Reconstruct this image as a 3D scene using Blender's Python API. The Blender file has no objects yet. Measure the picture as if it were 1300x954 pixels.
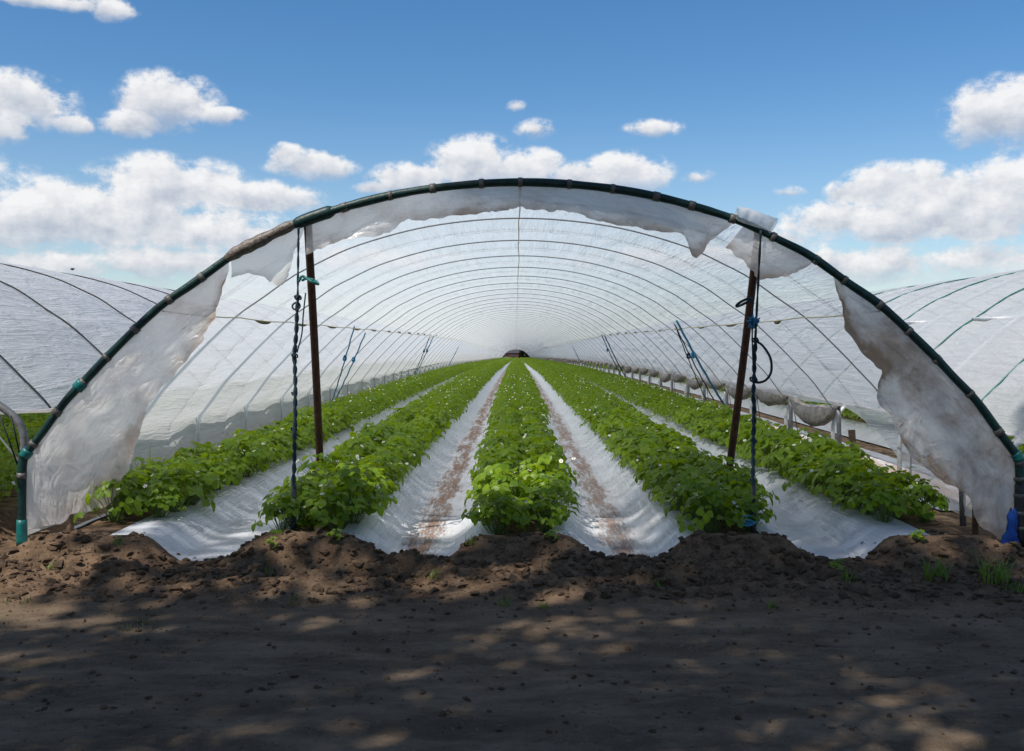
import bpy, math, random
import numpy as np
from mathutils import Vector, Matrix, Euler

random.seed(7)
RNG = np.random.default_rng(7)
S = bpy.context.scene
COL = S.collection
R = math.radians

# ------------------------------------------------------------------ camera
F = 1264.0            # focal length in pixels of the 1300-wide photograph (35 mm on 36 mm)
H = 1.65              # eye height
VX, VY = 655.0, 433.0  # vanishing point of the rows in the photograph
cam_d = bpy.data.cameras.new('camera')
cam_d.lens = 35.0
cam_d.sensor_width = 36.0
cam_d.shift_x = -5.0 / 1300
cam_d.shift_y = -44.0 / 1300
cam_d.clip_start = 0.1
cam_d.clip_end = 3000
cam = bpy.data.objects.new('camera', cam_d)
COL.objects.link(cam)
cam.location = (0, 0, H)
cam.rotation_euler = (R(90), 0, 0)
S.camera = cam

# ------------------------------------------------------------------ light
SUN_EL, SUN_AZ = R(55), math.atan2(-0.74, -0.67)      # behind the camera, well to the left
sun_vec = Vector((math.sin(SUN_AZ) * math.cos(SUN_EL), math.cos(SUN_AZ) * math.cos(SUN_EL), math.sin(SUN_EL)))
sd = bpy.data.lights.new('sun', 'SUN')
sd.energy = 4.6
sd.angle = R(0.53)
sd.color = (1.0, 0.95, 0.88)
so = bpy.data.objects.new('sun', sd)
COL.objects.link(so)
so.rotation_euler = sun_vec.to_track_quat('Z', 'Y').to_euler()
so.location = (0, 0, 30)

S.view_settings.view_transform = 'Standard'
S.view_settings.look = 'None'
S.view_settings.exposure = 0.20
S.view_settings.gamma = 1.0
S.view_settings.use_curve_mapping = False
S.render.engine = 'CYCLES'
S.cycles.use_denoising = True
S.cycles.max_bounces = 9
S.cycles.diffuse_bounces = 4
S.cycles.glossy_bounces = 2
S.cycles.transmission_bounces = 5
S.cycles.transparent_max_bounces = 14
S.cycles.caustics_reflective = False
S.cycles.caustics_refractive = False
S.cycles.sample_clamp_indirect = 6.0


class NT:
    """tiny node-tree writer"""
    def __init__(self, tree):
        self.t = tree
        tree.nodes.clear()

    def n(self, typ, ins=None, **kw):
        nd = self.t.nodes.new('ShaderNode' + typ)
        for k, v in kw.items():
            setattr(nd, k, v)
        for k, v in (ins or {}).items():
            sock = nd.inputs[k]
            if isinstance(v, bpy.types.NodeSocket):
                self.t.links.new(v, sock)
            else:
                sock.default_value = v
        return nd

    def m(self, op, a, b=0.0, c=None, clamp=False):
        ins = {0: a, 1: b}
        if c is not None:
            ins[2] = c
        nd = self.n('Math', ins, operation=op)
        nd.use_clamp = clamp
        return nd.outputs[0]

    def v(self, op, a, b=(0, 0, 0)):
        nd = self.n('VectorMath', {0: a, 1: b}, operation=op)
        return nd.outputs['Value'] if op in ('LENGTH', 'DOT_PRODUCT', 'DISTANCE') else nd.outputs[0]

    def mix(self, f, a, b, blend='MIX'):
        nd = self.n('Mix', data_type='RGBA', blend_type=blend)
        for k, v in ((0, f), (6, a), (7, b)):
            if isinstance(v, bpy.types.NodeSocket):
                self.t.links.new(v, nd.inputs[k])
            else:
                nd.inputs[k].default_value = v if k == 0 else (tuple(v) + (1.0,))[:4]
        return nd.outputs[2]

    def ss(self, x, lo, hi, a=0.0, b=1.0):
        nd = self.n('MapRange', {0: x, 1: lo, 2: hi, 3: a, 4: b}, interpolation_type='SMOOTHSTEP')
        return nd.outputs[0]

    def noise(self, vec, scale=1.0, detail=4.0, rough=0.55, dist=0.0, dims='3D'):
        nd = self.n('TexNoise', {'Scale': scale, 'Detail': detail, 'Roughness': rough, 'Distortion': dist}, noise_dimensions=dims)
        self.t.links.new(vec, nd.inputs['Vector'])
        return nd.outputs[0]


# ------------------------------------------------------------------ sky with fair-weather cumulus (all by direction)
W = bpy.data.worlds.new('World')
S.world = W
W.use_nodes = True
W.cycles.sampling_method = 'MANUAL'
W.cycles.sample_map_resolution = 512
w = NT(W.node_tree)
sky = w.n('TexSky', sky_type='NISHITA')
sky.sun_disc = False
sky.sun_elevation = SUN_EL
sky.sun_rotation = SUN_AZ
sky.altitude = 0
sky.air_density = 1.0
sky.dust_density = 0.25
sky.ozone_density = 3.0
gen = w.n('TexCoord').outputs['Generated']
dirv = w.v('NORMALIZE', gen)
sep = w.n('SeparateXYZ', {0: dirv})
az = w.m('ARCTAN2', sep.outputs[0], sep.outputs[1])
el = w.m('ARCSINE', sep.outputs[2])
pv = w.n('CombineXYZ', {0: az, 1: el, 2: 0.0}).outputs[0]
CLOUDS = [  # px, py, rx, ry, weight in the photograph's directions
    (55, 0, 75, 9, 1), (145, 13, 30, 14, 1),
    (28, 128, 60, 32, 1), (92, 156, 28, 13, .9), (0, 165, 34, 20, .9),
    (215, 128, 58, 34, 1.1), (160, 158, 34, 16, .9), (275, 148, 36, 13, .8),
    (395, 210, 56, 18, 1.1), (362, 198, 22, 15, 1),
    (215, 235, 95, 36, 1.1), (330, 250, 80, 20, 1), (100, 262, 110, 34, 1.1), (10, 285, 80, 38, 1.1),
    (190, 288, 190, 34, .9), (60, 335, 130, 22, .75), (220, 332, 120, 24, .75), (330, 300, 70, 20, .8),
    (600, 210, 60, 38, 1.2), (665, 215, 52, 28, 1.1), (525, 228, 60, 22, 1), (478, 238, 30, 10, .9), (795, 220, 58, 28, 1.1), (735, 226, 45, 20, 1),
    (832, 162, 40, 13, .75), (680, 165, 32, 14, .5), (655, 135, 14, 8, .5), (888, 226, 24, 10, .6), (1003, 245, 22, 9, .55),
    (1278, 145, 68, 42, 1.1),
    (1140, 232, 66, 26, 1.1), (1095, 245, 44, 20, 1), (1230, 245, 95, 32, 1.1), (1300, 235, 60, 36, 1.1),
    (1060, 280, 80, 24, .95), (1190, 280, 150, 32, .95), (1105, 335, 80, 26, .95), (1250, 326, 100, 22, .8), (985, 300, 60, 14, .5),
    (150, 312, 260, 70, .34), (1190, 312, 240, 70, .34), (470, 330, 120, 20, .7), (860, 330, 140, 20, .7), (-120, 250, 150, 60, 1), (1480, 260, 130, 60, 1)]
warp = w.n('TexNoise', {'Vector': pv, 'Scale': 26.0, 'Detail': 3.0, 'Roughness': .55})
wv = w.v('MULTIPLY', w.v('SUBTRACT', warp.outputs['Color'], (.5, .5, .5)), (.020, .012, 0))
pw = w.v('ADD', pv, wv)
best = None
lowsum = None
for (px, py, rx, ry, wt) in CLOUDS:
    u, vv = (px - VX) / F, (VY - py) / F
    a0, e0 = math.atan(u), math.atan(vv * math.cos(math.atan(u)))
    loc = w.v('MULTIPLY', w.v('SUBTRACT', pw, (a0, e0, 0)), (F / rx / 1.25, F / ry / 1.25, 0))
    q = w.m('MAXIMUM', w.m('MULTIPLY', w.m('SUBTRACT', 1.0, w.v('LENGTH', loc)), wt), 0.0)
    yy = w.n('SeparateXYZ', {0: loc}).outputs[1]
    best = q if best is None else w.m('MAXIMUM', best, q)
    ly = w.m('MULTIPLY', q, yy)
    lowsum = (ly, q) if lowsum is None else (w.m('ADD', lowsum[0], ly), w.m('ADD', lowsum[1], q))
# the same kind of cloud goes on beyond the frame
far_n = w.noise(w.v('MULTIPLY', pv, (1, 1.9, 1)), 4.2, 2.0, .5)
outside = w.m('MAXIMUM', w.ss(w.m('ABSOLUTE', az), .58, .8), w.ss(el, .36, .5))
gen_c = w.m('MULTIPLY', w.ss(far_n, .52, .72), outside)
gen_c = w.m('MULTIPLY', gen_c, w.ss(el, .0, .1))
dens0 = w.m('MAXIMUM', best, w.m('MULTIPLY', gen_c, .8))
pc = w.v('MULTIPLY', pv, (1, 1.25, 1))
nz = w.noise(pc, 24.0, 12.0, .64)
pc2 = w.v('ADD', pc, (-.008, .014, 0))
nz2 = w.noise(pc2, 24.0, 5.0, .58)
body = w.ss(dens0, .0, .30)
dens = w.m('ADD', dens0, w.m('MULTIPLY', w.m('MULTIPLY', w.m('SUBTRACT', nz, .50), 2.0), body))
low = w.m('DIVIDE', lowsum[0], w.m('MAXIMUM', lowsum[1], .02))
alpha = w.m('MULTIPLY', w.ss(dens, .07, .50), w.ss(low, -.62, -.12, .55, 1.0))
lit = w.m('ADD', w.m('ADD', w.m('MULTIPLY', w.m('SUBTRACT', nz, nz2), 2.0), w.m('MULTIPLY', low, .85)), .58)
lit = w.m('SUBTRACT', lit, w.m('MULTIPLY', w.ss(dens, .5, 1.2), .12))
lit = w.m('MINIMUM', w.m('MAXIMUM', lit, 0.0), 1.0)
ccol = w.mix(lit, (4.1, 4.5, 5.3), (8.3, 8.2, 8.15))
hsv = w.n('HueSaturation', {'Hue': .5, 'Saturation': 1.27, 'Value': 1.08, 'Color': sky.outputs[0]})
haze_band = w.m('MULTIPLY', w.ss(el, .26, .02), .30)
base = w.mix(haze_band, hsv.outputs[0], (4.6, 5.4, 6.6))
allsky = w.mix(w.m('MULTIPLY', alpha, .93), base, ccol)
bg = w.n('Background', {'Color': allsky, 'Strength': 0.10})
out = w.n('OutputWorld', {'Surface': bg.outputs[0]})

# ------------------------------------------------------------------ helpers
def hash2(ix, iy, seed):
    h = (ix.astype(np.int64) * 374761393 + iy.astype(np.int64) * 668265263 + seed * 974711) & 0x7fffffff
    h = ((h ^ (h >> 13)) * 1274126177) & 0x7fffffff
    h = h ^ (h >> 16)
    return (h & 0xffff) / 65535.0


def vnoise(x, y, seed=0):
    x = np.asarray(x, float); y = np.asarray(y, float)
    ix, iy = np.floor(x), np.floor(y)
    fx, fy = x - ix, y - iy
    fx = fx * fx * fx * (fx * (fx * 6 - 15) + 10); fy = fy * fy * fy * (fy * (fy * 6 - 15) + 10)
    a, b = hash2(ix, iy, seed), hash2(ix + 1, iy, seed)
    c, d = hash2(ix, iy + 1, seed), hash2(ix + 1, iy + 1, seed)
    return (a + (b - a) * fx) * (1 - fy) + (c + (d - c) * fx) * fy


def fbm(x, y, seed=0, octv=4, gain=.5):
    s = 0; a = 1; t = 0
    for k in range(octv):
        s = s + a * vnoise(np.asarray(x) * 2 ** k + 17.3 * k, np.asarray(y) * 2 ** k - 9.1 * k, seed + k); t += a; a *= gain
    return s / t * 2 - 1


def sstep(x, lo, hi):
    t = np.clip((np.asarray(x, float) - lo) / (hi - lo), 0, 1)
    return t * t * (3 - 2 * t)


def drop(y):                      # the field falls away gently beyond forty metres
    y = np.asarray(y, float)
    t = (y - 38.0) / 12.0
    return -0.015 * 12.0 * np.where(t > 20, t, np.log1p(np.exp(np.minimum(t, 20))))


MATS = {}


class MB:
    """collects vertices and faces for ONE mesh"""
    def __init__(self):
        self.v = []; self.f = []; self.n = 0; self.a = []

    def add(self, verts, faces, att=None):
        verts = np.asarray(verts, float).reshape(-1, 3)
        self.v.append(verts)
        o = self.n
        self.f.extend([tuple(i + o for i in f) for f in faces])
        self.n += len(verts)
        if att is not None:
            self.a.append(np.asarray(att, float).reshape(-1, 3))
        return self

    def grid(self, P, closed_u=False, att=None):
        P = np.asarray(P, float)
        nu, nv = P.shape[:2]
        idx = np.arange(nu * nv).reshape(nu, nv)
        if closed_u:
            a, b = idx, np.roll(idx, -1, 0)
        else:
            a, b = idx[:-1], idx[1:]
        q = np.stack([a[:, :-1], b[:, :-1], b[:, 1:], a[:, 1:]], -1).reshape(-1, 4)
        return self.add(P.reshape(-1, 3), q.tolist(), att)

    def tube(self, pts, rad, n=8, cap=True):
        pts = np.asarray(pts, float)
        m = len(pts)
        rad = np.broadcast_to(np.asarray(rad, float), (m,))
        t = np.gradient(pts, axis=0)
        t /= np.linalg.norm(t, axis=1)[:, None] + 1e-9
        up = np.array([0, 0, 1.0]) if abs(t[0][2]) < .9 else np.array([1.0, 0, 0])
        ring = []
        nrm = np.cross(t[0], up); nrm /= np.linalg.norm(nrm)
        for i in range(m):
            nrm = nrm - t[i] * np.dot(nrm, t[i]); nrm /= np.linalg.norm(nrm) + 1e-9
            bi = np.cross(t[i], nrm)
            an = np.arange(n) * 2 * math.pi / n
            ring.append(pts[i] + rad[i] * (np.cos(an)[:, None] * nrm + np.sin(an)[:, None] * bi))
        P = np.array(ring)
        o = self.n
        idx = np.arange(m * n).reshape(m, n)
        a = idx[:-1]; b = idx[1:]
        q = np.stack([a, np.roll(a, -1, 1), np.roll(b, -1, 1), b], -1).reshape(-1, 4)
        faces = q.tolist()
        if cap:
            faces.append(list(range(n))[::-1]); faces.append([(m - 1) * n + k for k in range(n)])
        self.add(P.reshape(-1, 3), faces)
        return self

    def box(self, lo, hi):
        (x0, y0, z0), (x1, y1, z1) = lo, hi
        v = [(x0, y0, z0), (x1, y0, z0), (x1, y1, z0), (x0, y1, z0), (x0, y0, z1), (x1, y0, z1), (x1, y1, z1), (x0, y1, z1)]
        return self.add(v, [(3, 2, 1, 0), (4, 5, 6, 7), (0, 1, 5, 4), (1, 2, 6, 5), (2, 3, 7, 6), (3, 0, 4, 7)])

    def mesh(self, name, mat, smooth=True):
        me = bpy.data.meshes.new(name)
        V = np.concatenate(self.v)
        me.from_pydata(V.tolist(), [], self.f)
        if self.a:
            at = me.attributes.new('suv', 'FLOAT_VECTOR', 'POINT')
            at.data.foreach_set('vector', np.concatenate(self.a).astype(np.float32).ravel())
        if smooth:
            me.polygons.foreach_set('use_smooth', np.ones(len(me.polygons), bool))
        for m_ in (mat if isinstance(mat, (list, tuple)) else [mat]):
            me.materials.append(MATS[m_])
        me.update()
        return me

    def build(self, name, mat, parent=None, smooth=True):
        return link(name, self.mesh(name, mat, smooth), parent)


def link(name, data, parent=None, loc=None, rot=None, scale=None):
    o = bpy.data.objects.new(name, data)
    COL.objects.link(o)
    if parent is not None:
        o.parent = parent
    if loc is not None: o.location = loc
    if rot is not None: o.rotation_euler = rot
    if scale is not None: o.scale = scale if hasattr(scale, '__len__') else (scale,) * 3
    return o


def tag(o, label=None, cat=None, group=None, kind=None):
    if label: o['label'] = label
    if cat: o['category'] = cat
    if group: o['group'] = group
    if kind: o['kind'] = kind
    return o


def thing(name, label, cat, loc=(0, 0, 0), group=None):
    return tag(link(name, None, loc=loc), label, cat, group)


def at(px, py, Y):
    return np.array([(px - VX) * Y / F, Y, H - (py - VY) * Y / F])


def spline(pts, n):
    """Catmull-Rom through points, n samples"""
    p = np.asarray(pts, float)
    P = np.vstack([2 * p[0] - p[1], p, 2 * p[-1] - p[-2]])
    L = np.concatenate([[0], np.cumsum(np.linalg.norm(np.diff(p, axis=0), axis=1))])
    out_ = []
    for s in np.linspace(0, L[-1], n):
        i = min(max(np.searchsorted(L, s, 'right') - 1, 0), len(p) - 2)
        t = (s - L[i]) / (L[i + 1] - L[i] + 1e-9)
        a, b, c, d = P[i], P[i + 1], P[i + 2], P[i + 3]
        out_.append(.5 * ((2 * b) + (c - a) * t + (2 * a - 5 * b + 4 * c - d) * t ** 2 + (3 * b - a - 3 * c + d) * t ** 3))
    return np.array(out_)


# ------------------------------------------------------------------ materials
def material(name):
    m = bpy.data.materials.new(name)
    m.use_nodes = True
    MATS[name] = m
    return NT(m.node_tree)


def finish(t, sh, disp=None):
    t.n('OutputMaterial', {'Surface': sh})


def simple(name, c1, c2, scale=12.0, rough=.6, metal=0.0, bump=.2, spec=.4, detail=5.0):
    t = material(name)
    co = t.n('TexCoord').outputs['Object']
    n1 = t.noise(co, scale, detail, .6)
    col = t.mix(t.ss(n1, .3, .7), c1, c2)
    b = t.n('Bump', {'Strength': bump, 'Distance': .01, 'Height': n1})
    p = t.n('BsdfPrincipled', {'Base Color': col, 'Roughness': rough, 'Metallic': metal, 'Specular IOR Level': spec, 'Normal': b.outputs[0]})
    finish(t, p.outputs[0])


simple('steel', (.20, .205, .21), (.12, .12, .125), 25, .55, .25)
simple('hoop_steel', (.32, .33, .34), (.22, .22, .225), 25, .5, .2)
simple('rust', (.105, .040, .021), (.045, .021, .014), 16, .75, .0, .5)
simple('sleeve', (.004, .040, .034), (.003, .018, .018), 20, .46, 0, .5, .4)
simple('teal_tie', (.006, .16, .145), (.01, .10, .10), 30, .4)
simple('clip_tape', (.15, .14, .125), (.08, .072, .065), 60, .5)
simple('black_tape', (.016, .016, .018), (.03, .03, .032), 40, .4)
simple('brown_wrap', (.085, .062, .045), (.20, .175, .15), 34, .42, 0, .8)
simple('rope_dark', (.008, .036, .052), (.004, .016, .026), 90, .7, 0, .6)
simple('rope_blue', (.05, .27, .44), (.025, .16, .30), 90, .6, 0, .6)
simple('rope_black', (.014, .016, .018), (.03, .032, .035), 60, .7)
simple('wire_yellow', (.50, .44, .20), (.42, .38, .22), 40, .6)
simple('debris', (.17, .135, .085), (.09, .085, .045), 40, .9, 0, .5)
simple('wood', (.13, .085, .05), (.07, .045, .03), 20, .85, 0, .5)
simple('blue_cloth', (.012, .10, .42), (.008, .05, .26), 18, .6, 0, .6)
simple('white_plastic', (.74, .74, .73), (.55, .54, .52), 14, .35, 0, .4)
simple('petiole', (.13, .19, .045), (.10, .15, .03), 20, .6)
simple('petal', (.80, .79, .72), (.72, .72, .62), 20, .6)
simple('anther', (.52, .42, .06), (.42, .34, .04), 60, .7)
simple('bark', (.09, .07, .05), (.045, .035, .028), 8, .9, 0, .8)
simple('brick', (.12, .045, .035), (.08, .03, .025), 3, .9)
simple('dark_roof', (.035, .035, .04), (.06, .055, .055), 4, .8)
simple('feather', (.012, .012, .014), (.02, .02, .022), 30, .7)
simple('clod', (.125, .085, .055), (.055, .036, .023), 9, .95, 0, .6, .1)
simple('glass_dark', (.02, .025, .03), (.03, .035, .04), 3, .15)

# soil: track + bank
t = material('soil')
geo = t.n('NewGeometry').outputs['Position']
n1 = t.noise(geo, 1.1, 6, .6)
n2 = t.noise(geo, 9.0, 8, .65)
n3 = t.noise(t.v('MULTIPLY', geo, (.7, 1.9, 1)), 2.4, 9, .68)
n4 = t.noise(geo, 70.0, 3, .6)
sy_ = t.n('SeparateXYZ', {0: geo}).outputs[1]
c = t.mix(t.ss(n2, .3, .72), (.070, .042, .024), (.185, .120, .072))
trk = t.mix(t.ss(n3, .35, .7), (.098, .069, .044), (.205, .148, .098))
c = t.mix(t.ss(t.m('ADD', sy_, t.m('MULTIPLY', n1, .7)), 6.9, 6.2), c, trk)
c = t.mix(t.m('MULTIPLY', t.ss(n1, .5, .75), .35), c, (.055, .042, .034))
c = t.mix(t.m('MULTIPLY', t.ss(t.noise(geo, 1.7, 4, .7), .62, .74), .35), c, (.07, .085, .03))
c = t.mix(t.m('MULTIPLY', t.ss(t.noise(geo, 38.0, 4, .7), .56, .68), .5), c, (.21, .17, .13))
c = t.mix(t.m('MULTIPLY', t.ss(t.noise(geo, 26.0, 4, .7), .58, .70), .6), c, (.035, .026, .02))
inside = t.ss(sy_, 8.6, 9.4)
c = t.mix(t.m('MULTIPLY', inside, t.ss(n2, .40, .6)), c, (.27, .19, .115))
h_ = t.m('ADD', t.m('MULTIPLY', n2, .6), t.m('MULTIPLY', n4, .25))
b = t.n('Bump', {'Strength': .9, 'Distance': .03, 'Height': h_})
p = t.n('BsdfPrincipled', {'Base Color': c, 'Roughness': .95, 'Specular IOR Level': .15, 'Normal': b.outputs[0]})
finish(t, p.outputs[0])


def film_mat(name, white, dirt, dirt_lo, dirt_hi, dirt_amt, transl, transp, wr=(14.0, 1.1), bump=.5, gloss=.10, rough=.32, dscale=2.0, det=5.0):
    """thin polythene: part reflects, part lets light through, carries dust and fine creases along its length"""
    t = material(name)
    a = t.n('Attribute', attribute_name='suv').outputs['Vector']
    geo = t.n('NewGeometry').outputs['Position']
    wv_ = t.v('MULTIPLY', a, (wr[0], wr[1], 1))
    wn = t.noise(wv_, 1.0, det, .6, .3)
    wn2 = t.noise(t.v('MULTIPLY', a, (wr[0] * .28, wr[1] * 1.6, 1)), 1.0, 4, .55, .6)
    dn = t.noise(geo, dscale, 7, .65, .4)
    dn2 = t.noise(t.v('MULTIPLY', a, (wr[0] * .5, wr[1] * .6, 1)), 1.0, 6, .7)
    df = t.m('MULTIPLY', t.ss(t.m('ADD', t.m('MULTIPLY', dn, .65), t.m('MULTIPLY', dn2, .35)), dirt_lo, dirt_hi), dirt_amt)
    hem_ = t.ss(t.n('SeparateXYZ', {0: a}).outputs[2], .62, 1.02)
    df = t.m('MINIMUM', t.m('ADD', df, t.m('MULTIPLY', t.m('MULTIPLY', hem_, t.ss(dn, .3, .6)), .7)), 1.0)
    col = t.mix(df, white, dirt)
    hgt = t.m('ADD', t.m('ABSOLUTE', t.m('SUBTRACT', wn, .5)), t.m('MULTIPLY', wn2, .8))
    b = t.n('Bump', {'Strength': bump, 'Distance': .05, 'Height': hgt})
    d = t.n('BsdfDiffuse', {'Color': col, 'Normal': b.outputs[0]})
    tr = t.n('BsdfTranslucent', {'Color': col, 'Normal': b.outputs[0]})
    g = t.n('BsdfGlossy', {'Color': (.9, .9, .9, 1), 'Roughness': rough, 'Normal': b.outputs[0]})
    s1 = t.n('MixShader', {0: transl, 1: d.outputs[0], 2: tr.outputs[0]})
    fr = t.n('Fresnel', {'IOR': 1.45, 'Normal': b.outputs[0]}).outputs[0]
    s2 = t.n('MixShader', {0: t.m('ADD', t.m('MULTIPLY', fr, .28), gloss * .2), 1: s1.outputs[0], 2: g.outputs[0]})
    tp = t.n('BsdfTransparent', {'Color': (.97, .98, .99, 1)})
    s3 = t.n('MixShader', {0: t.m('MULTIPLY', t.m('SUBTRACT', 1.0, df), transp), 1: s2.outputs[0], 2: tp.outputs[0]})
    finish(t, s3.outputs[0])


film_mat('film', (.90, .92, .95), (.56, .52, .46), .46, .78, .40, .70, .29, (16, 1.3), 1.0)
film_mat('film_left', (.88, .89, .91), (.56, .52, .46), .46, .78, .40, .45, .10, (16, 1.3), 1.0)
film_mat('film_side', (.82, .84, .86), (.52, .48, .42), .46, .78, .4, .5, .20, (16, 1.3), 1.0)
film_mat('film_strip', (.62, .72, .82), (.5, .5, .5), .5, .8, .3, .6, .40)
film_mat('skirt', (.93, .90, .885), (.60, .46, .365), .42, .72, .75, .60, .26, (5.5, 5.5), 1.0, .12, .30, 1.5, 2.0)
film_mat('skirt_brown', (.86, .83, .81), (.34, .25, .18), .40, .62, .88, .55, .18, (5.5, 5.5), 1.0, .1, .34, 1.3, 2.0)
film_mat('skirt_clear', (.80, .81, .82), (.5, .45, .38), .5, .75, .5, .5, .38, (4, 4), .3, .1, .35, 3.0)
film_mat('roll', (.42, .34, .25), (.075, .05, .03), .36, .56, .92, .25, .02, (5, 14), .9, .03, .5, 5.0)

# mulch film: white-on-black polythene with soil carried into the furrow
t = material('mulch')
a = t.n('Attribute', attribute_name='suv').outputs['Vector']
geo = t.n('NewGeometry').outputs['Position']
sx_ = t.n('SeparateXYZ', {0: a})
across, along, amt = sx_.outputs[0], sx_.outputs[1], sx_.outputs[2]
d1 = t.noise(t.v('MULTIPLY', a, (3.4, .40, 0)), 3.0, 8, .7)
d2 = t.noise(t.v('MULTIPLY', a, (14.0, 2.0, 0)), 3.0, 6, .7)
core = t.ss(t.m('ABSOLUTE', t.m('SUBTRACT', across, t.m('MULTIPLY', t.m('SUBTRACT', t.noise(t.v('MULTIPLY', a, (0, .35, 0)), 1.0, 3, .6), .5), .25))), .34, .02)
df = t.m('MULTIPLY', t.ss(t.m('ADD', t.m('MULTIPLY', core, .42), t.m('ADD', t.m('MULTIPLY', d1, .75), t.m('MULTIPLY', d2, .60))), .98, 1.14), amt)
dust = t.m('MULTIPLY', t.m('MULTIPLY', core, amt), t.ss(d1, .3, .7, .15, .6))
col = t.mix(t.m('MULTIPLY', t.ss(d1, .4, .75), .18), (.61, .63, .655), (.49, .485, .47))
col = t.mix(dust, col, (.52, .42, .36))
col = t.mix(df, col, t.mix(t.ss(d2, .35, .65), (.16, .085, .055), (.33, .21, .145)))
w1 = t.noise(t.v('MULTIPLY', a, (1.2, 13.0, 0)), 1.0, 4, .6, .5)
w2 = t.noise(t.v('MULTIPLY', a, (40.0, 1.2, 0)), 1.0, 4, .6, .3)
w3 = t.noise(t.v('MULTIPLY', a, (3.0, 3.0, 0)), 1.0, 3, .6)
hgt = t.m('ADD', t.m('MULTIPLY', w1, .8), t.m('ADD', t.m('MULTIPLY', t.m('ABSOLUTE', t.m('SUBTRACT', w2, .5)), t.ss(w3, .38, .6, .4, 2.2)), t.m('MULTIPLY', df, .4)))
b = t.n('Bump', {'Strength': .8, 'Distance': .03, 'Height': hgt})
rg = t.m('ADD', .28, t.m('MULTIPLY', t.m('MAXIMUM', df, dust), .6))
p = t.n('BsdfPrincipled', {'Base Color': col, 'Roughness': rg, 'Specular IOR Level': .5, 'Normal': b.outputs[0]})
finish(t, p.outputs[0])


def leaf_mat(name, c1, c2, tcol, tmix=.38, scale=6.0, spec=.35, rough=.42):
    t = material(name)
    geo = t.n('NewGeometry').outputs['Position']
    oi = t.n('ObjectInfo').outputs['Random']
    n_ = t.noise(geo, scale, 3, .6)
    n2_ = t.noise(geo, scale * 6, 2, .6)
    col = t.mix(t.ss(t.m('ADD', t.m('MULTIPLY', n_, .6), t.m('ADD', t.m('MULTIPLY', oi, .22), t.m('MULTIPLY', n2_, .2))), .32, .72), c1, c2)
    p = t.n('BsdfPrincipled', {'Base Color': col, 'Roughness': rough, 'Specular IOR Level': spec})
    tr = t.n('BsdfTranslucent', {'Color': t.mix(.5, col, tcol)})
    s = t.n('MixShader', {0: tmix, 1: p.outputs[0], 2: tr.outputs[0]})
    finish(t, s.outputs[0])


leaf_mat('leaf', (.090, .185, .006), (.245, .375, .014), (.44, .56, .015), .47)
leaf_mat('tree_leaf', (.030, .060, .012), (.055, .095, .02), (.08, .14, .02), .3, 1.5)
leaf_mat('dark_leaf', (.018, .032, .012), (.035, .055, .02), (.03, .05, .01), .2, .5)
leaf_mat('grass', (.11, .20, .025), (.19, .28, .04), (.2, .3, .04), .35, 8)
leaf_mat('grass_dry', (.16, .16, .06), (.11, .13, .03), (.2, .2, .06), .3, 8)

# ------------------------------------------------------------------ layout of tunnels and rows
D0 = 7.96                       # front hoop
PITCH = 7.98
XC = 0.04
BAY = 2.2
YEND = 284.0
ROWS = [-3.10, -1.54, 0.06, 1.64, 3.12]
ROW_FRONT = [8.10, 7.55, 7.52, 7.58, 8.0]
BED_H = .19
HALF = [(3.99, .0), (3.99, .35), (3.985, .68), (3.93, .78), (3.82, .925), (3.64, 1.17), (3.46, 1.36), (3.27, 1.56), (2.91, 1.905), (2.62, 2.11), (2.32, 2.325), (2.1, 2.44), (1.74, 2.61), (1.28, 2.755), (.87, 2.845), (.42, 2.9), (0, 2.918)]


def arch_profile(n=161):
    h_ = np.array(HALF)
    full = np.vstack([np.c_[-h_[:, 0], h_[:, 1]], np.c_[h_[::-1][1:, 0], h_[::-1][1:, 1]]])
    return spline(full, n)


ARCH = arch_profile(241)
ARC_S = np.concatenate([[0], np.cumsum(np.linalg.norm(np.diff(ARCH, axis=0), axis=1))])
_tan = np.gradient(ARCH, axis=0)
_tan /= np.linalg.norm(_tan, axis=1)[:, None]
ARC_N = np.c_[-_tan[:, 1], _tan[:, 0]]          # outward


def arch_at(s):
    return np.c_[np.interp(s, ARC_S, ARCH[:, 0]), np.interp(s, ARC_S, ARCH[:, 1])], np.c_[np.interp(s, ARC_S, ARC_N[:, 0]), np.interp(s, ARC_S, ARC_N[:, 1])]


SLEN = ARC_S[-1]


def bed_profile(x):
    """height of the raised beds inside a tunnel, as a function of x only"""
    z = np.zeros_like(x)
    for k in (-1, 0, 1):
        for r in ROWS:
            d = np.abs(x - r - k * PITCH)
            z = np.maximum(z, BED_H * (1 - sstep(d, .30, .62)))
    return z


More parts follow.
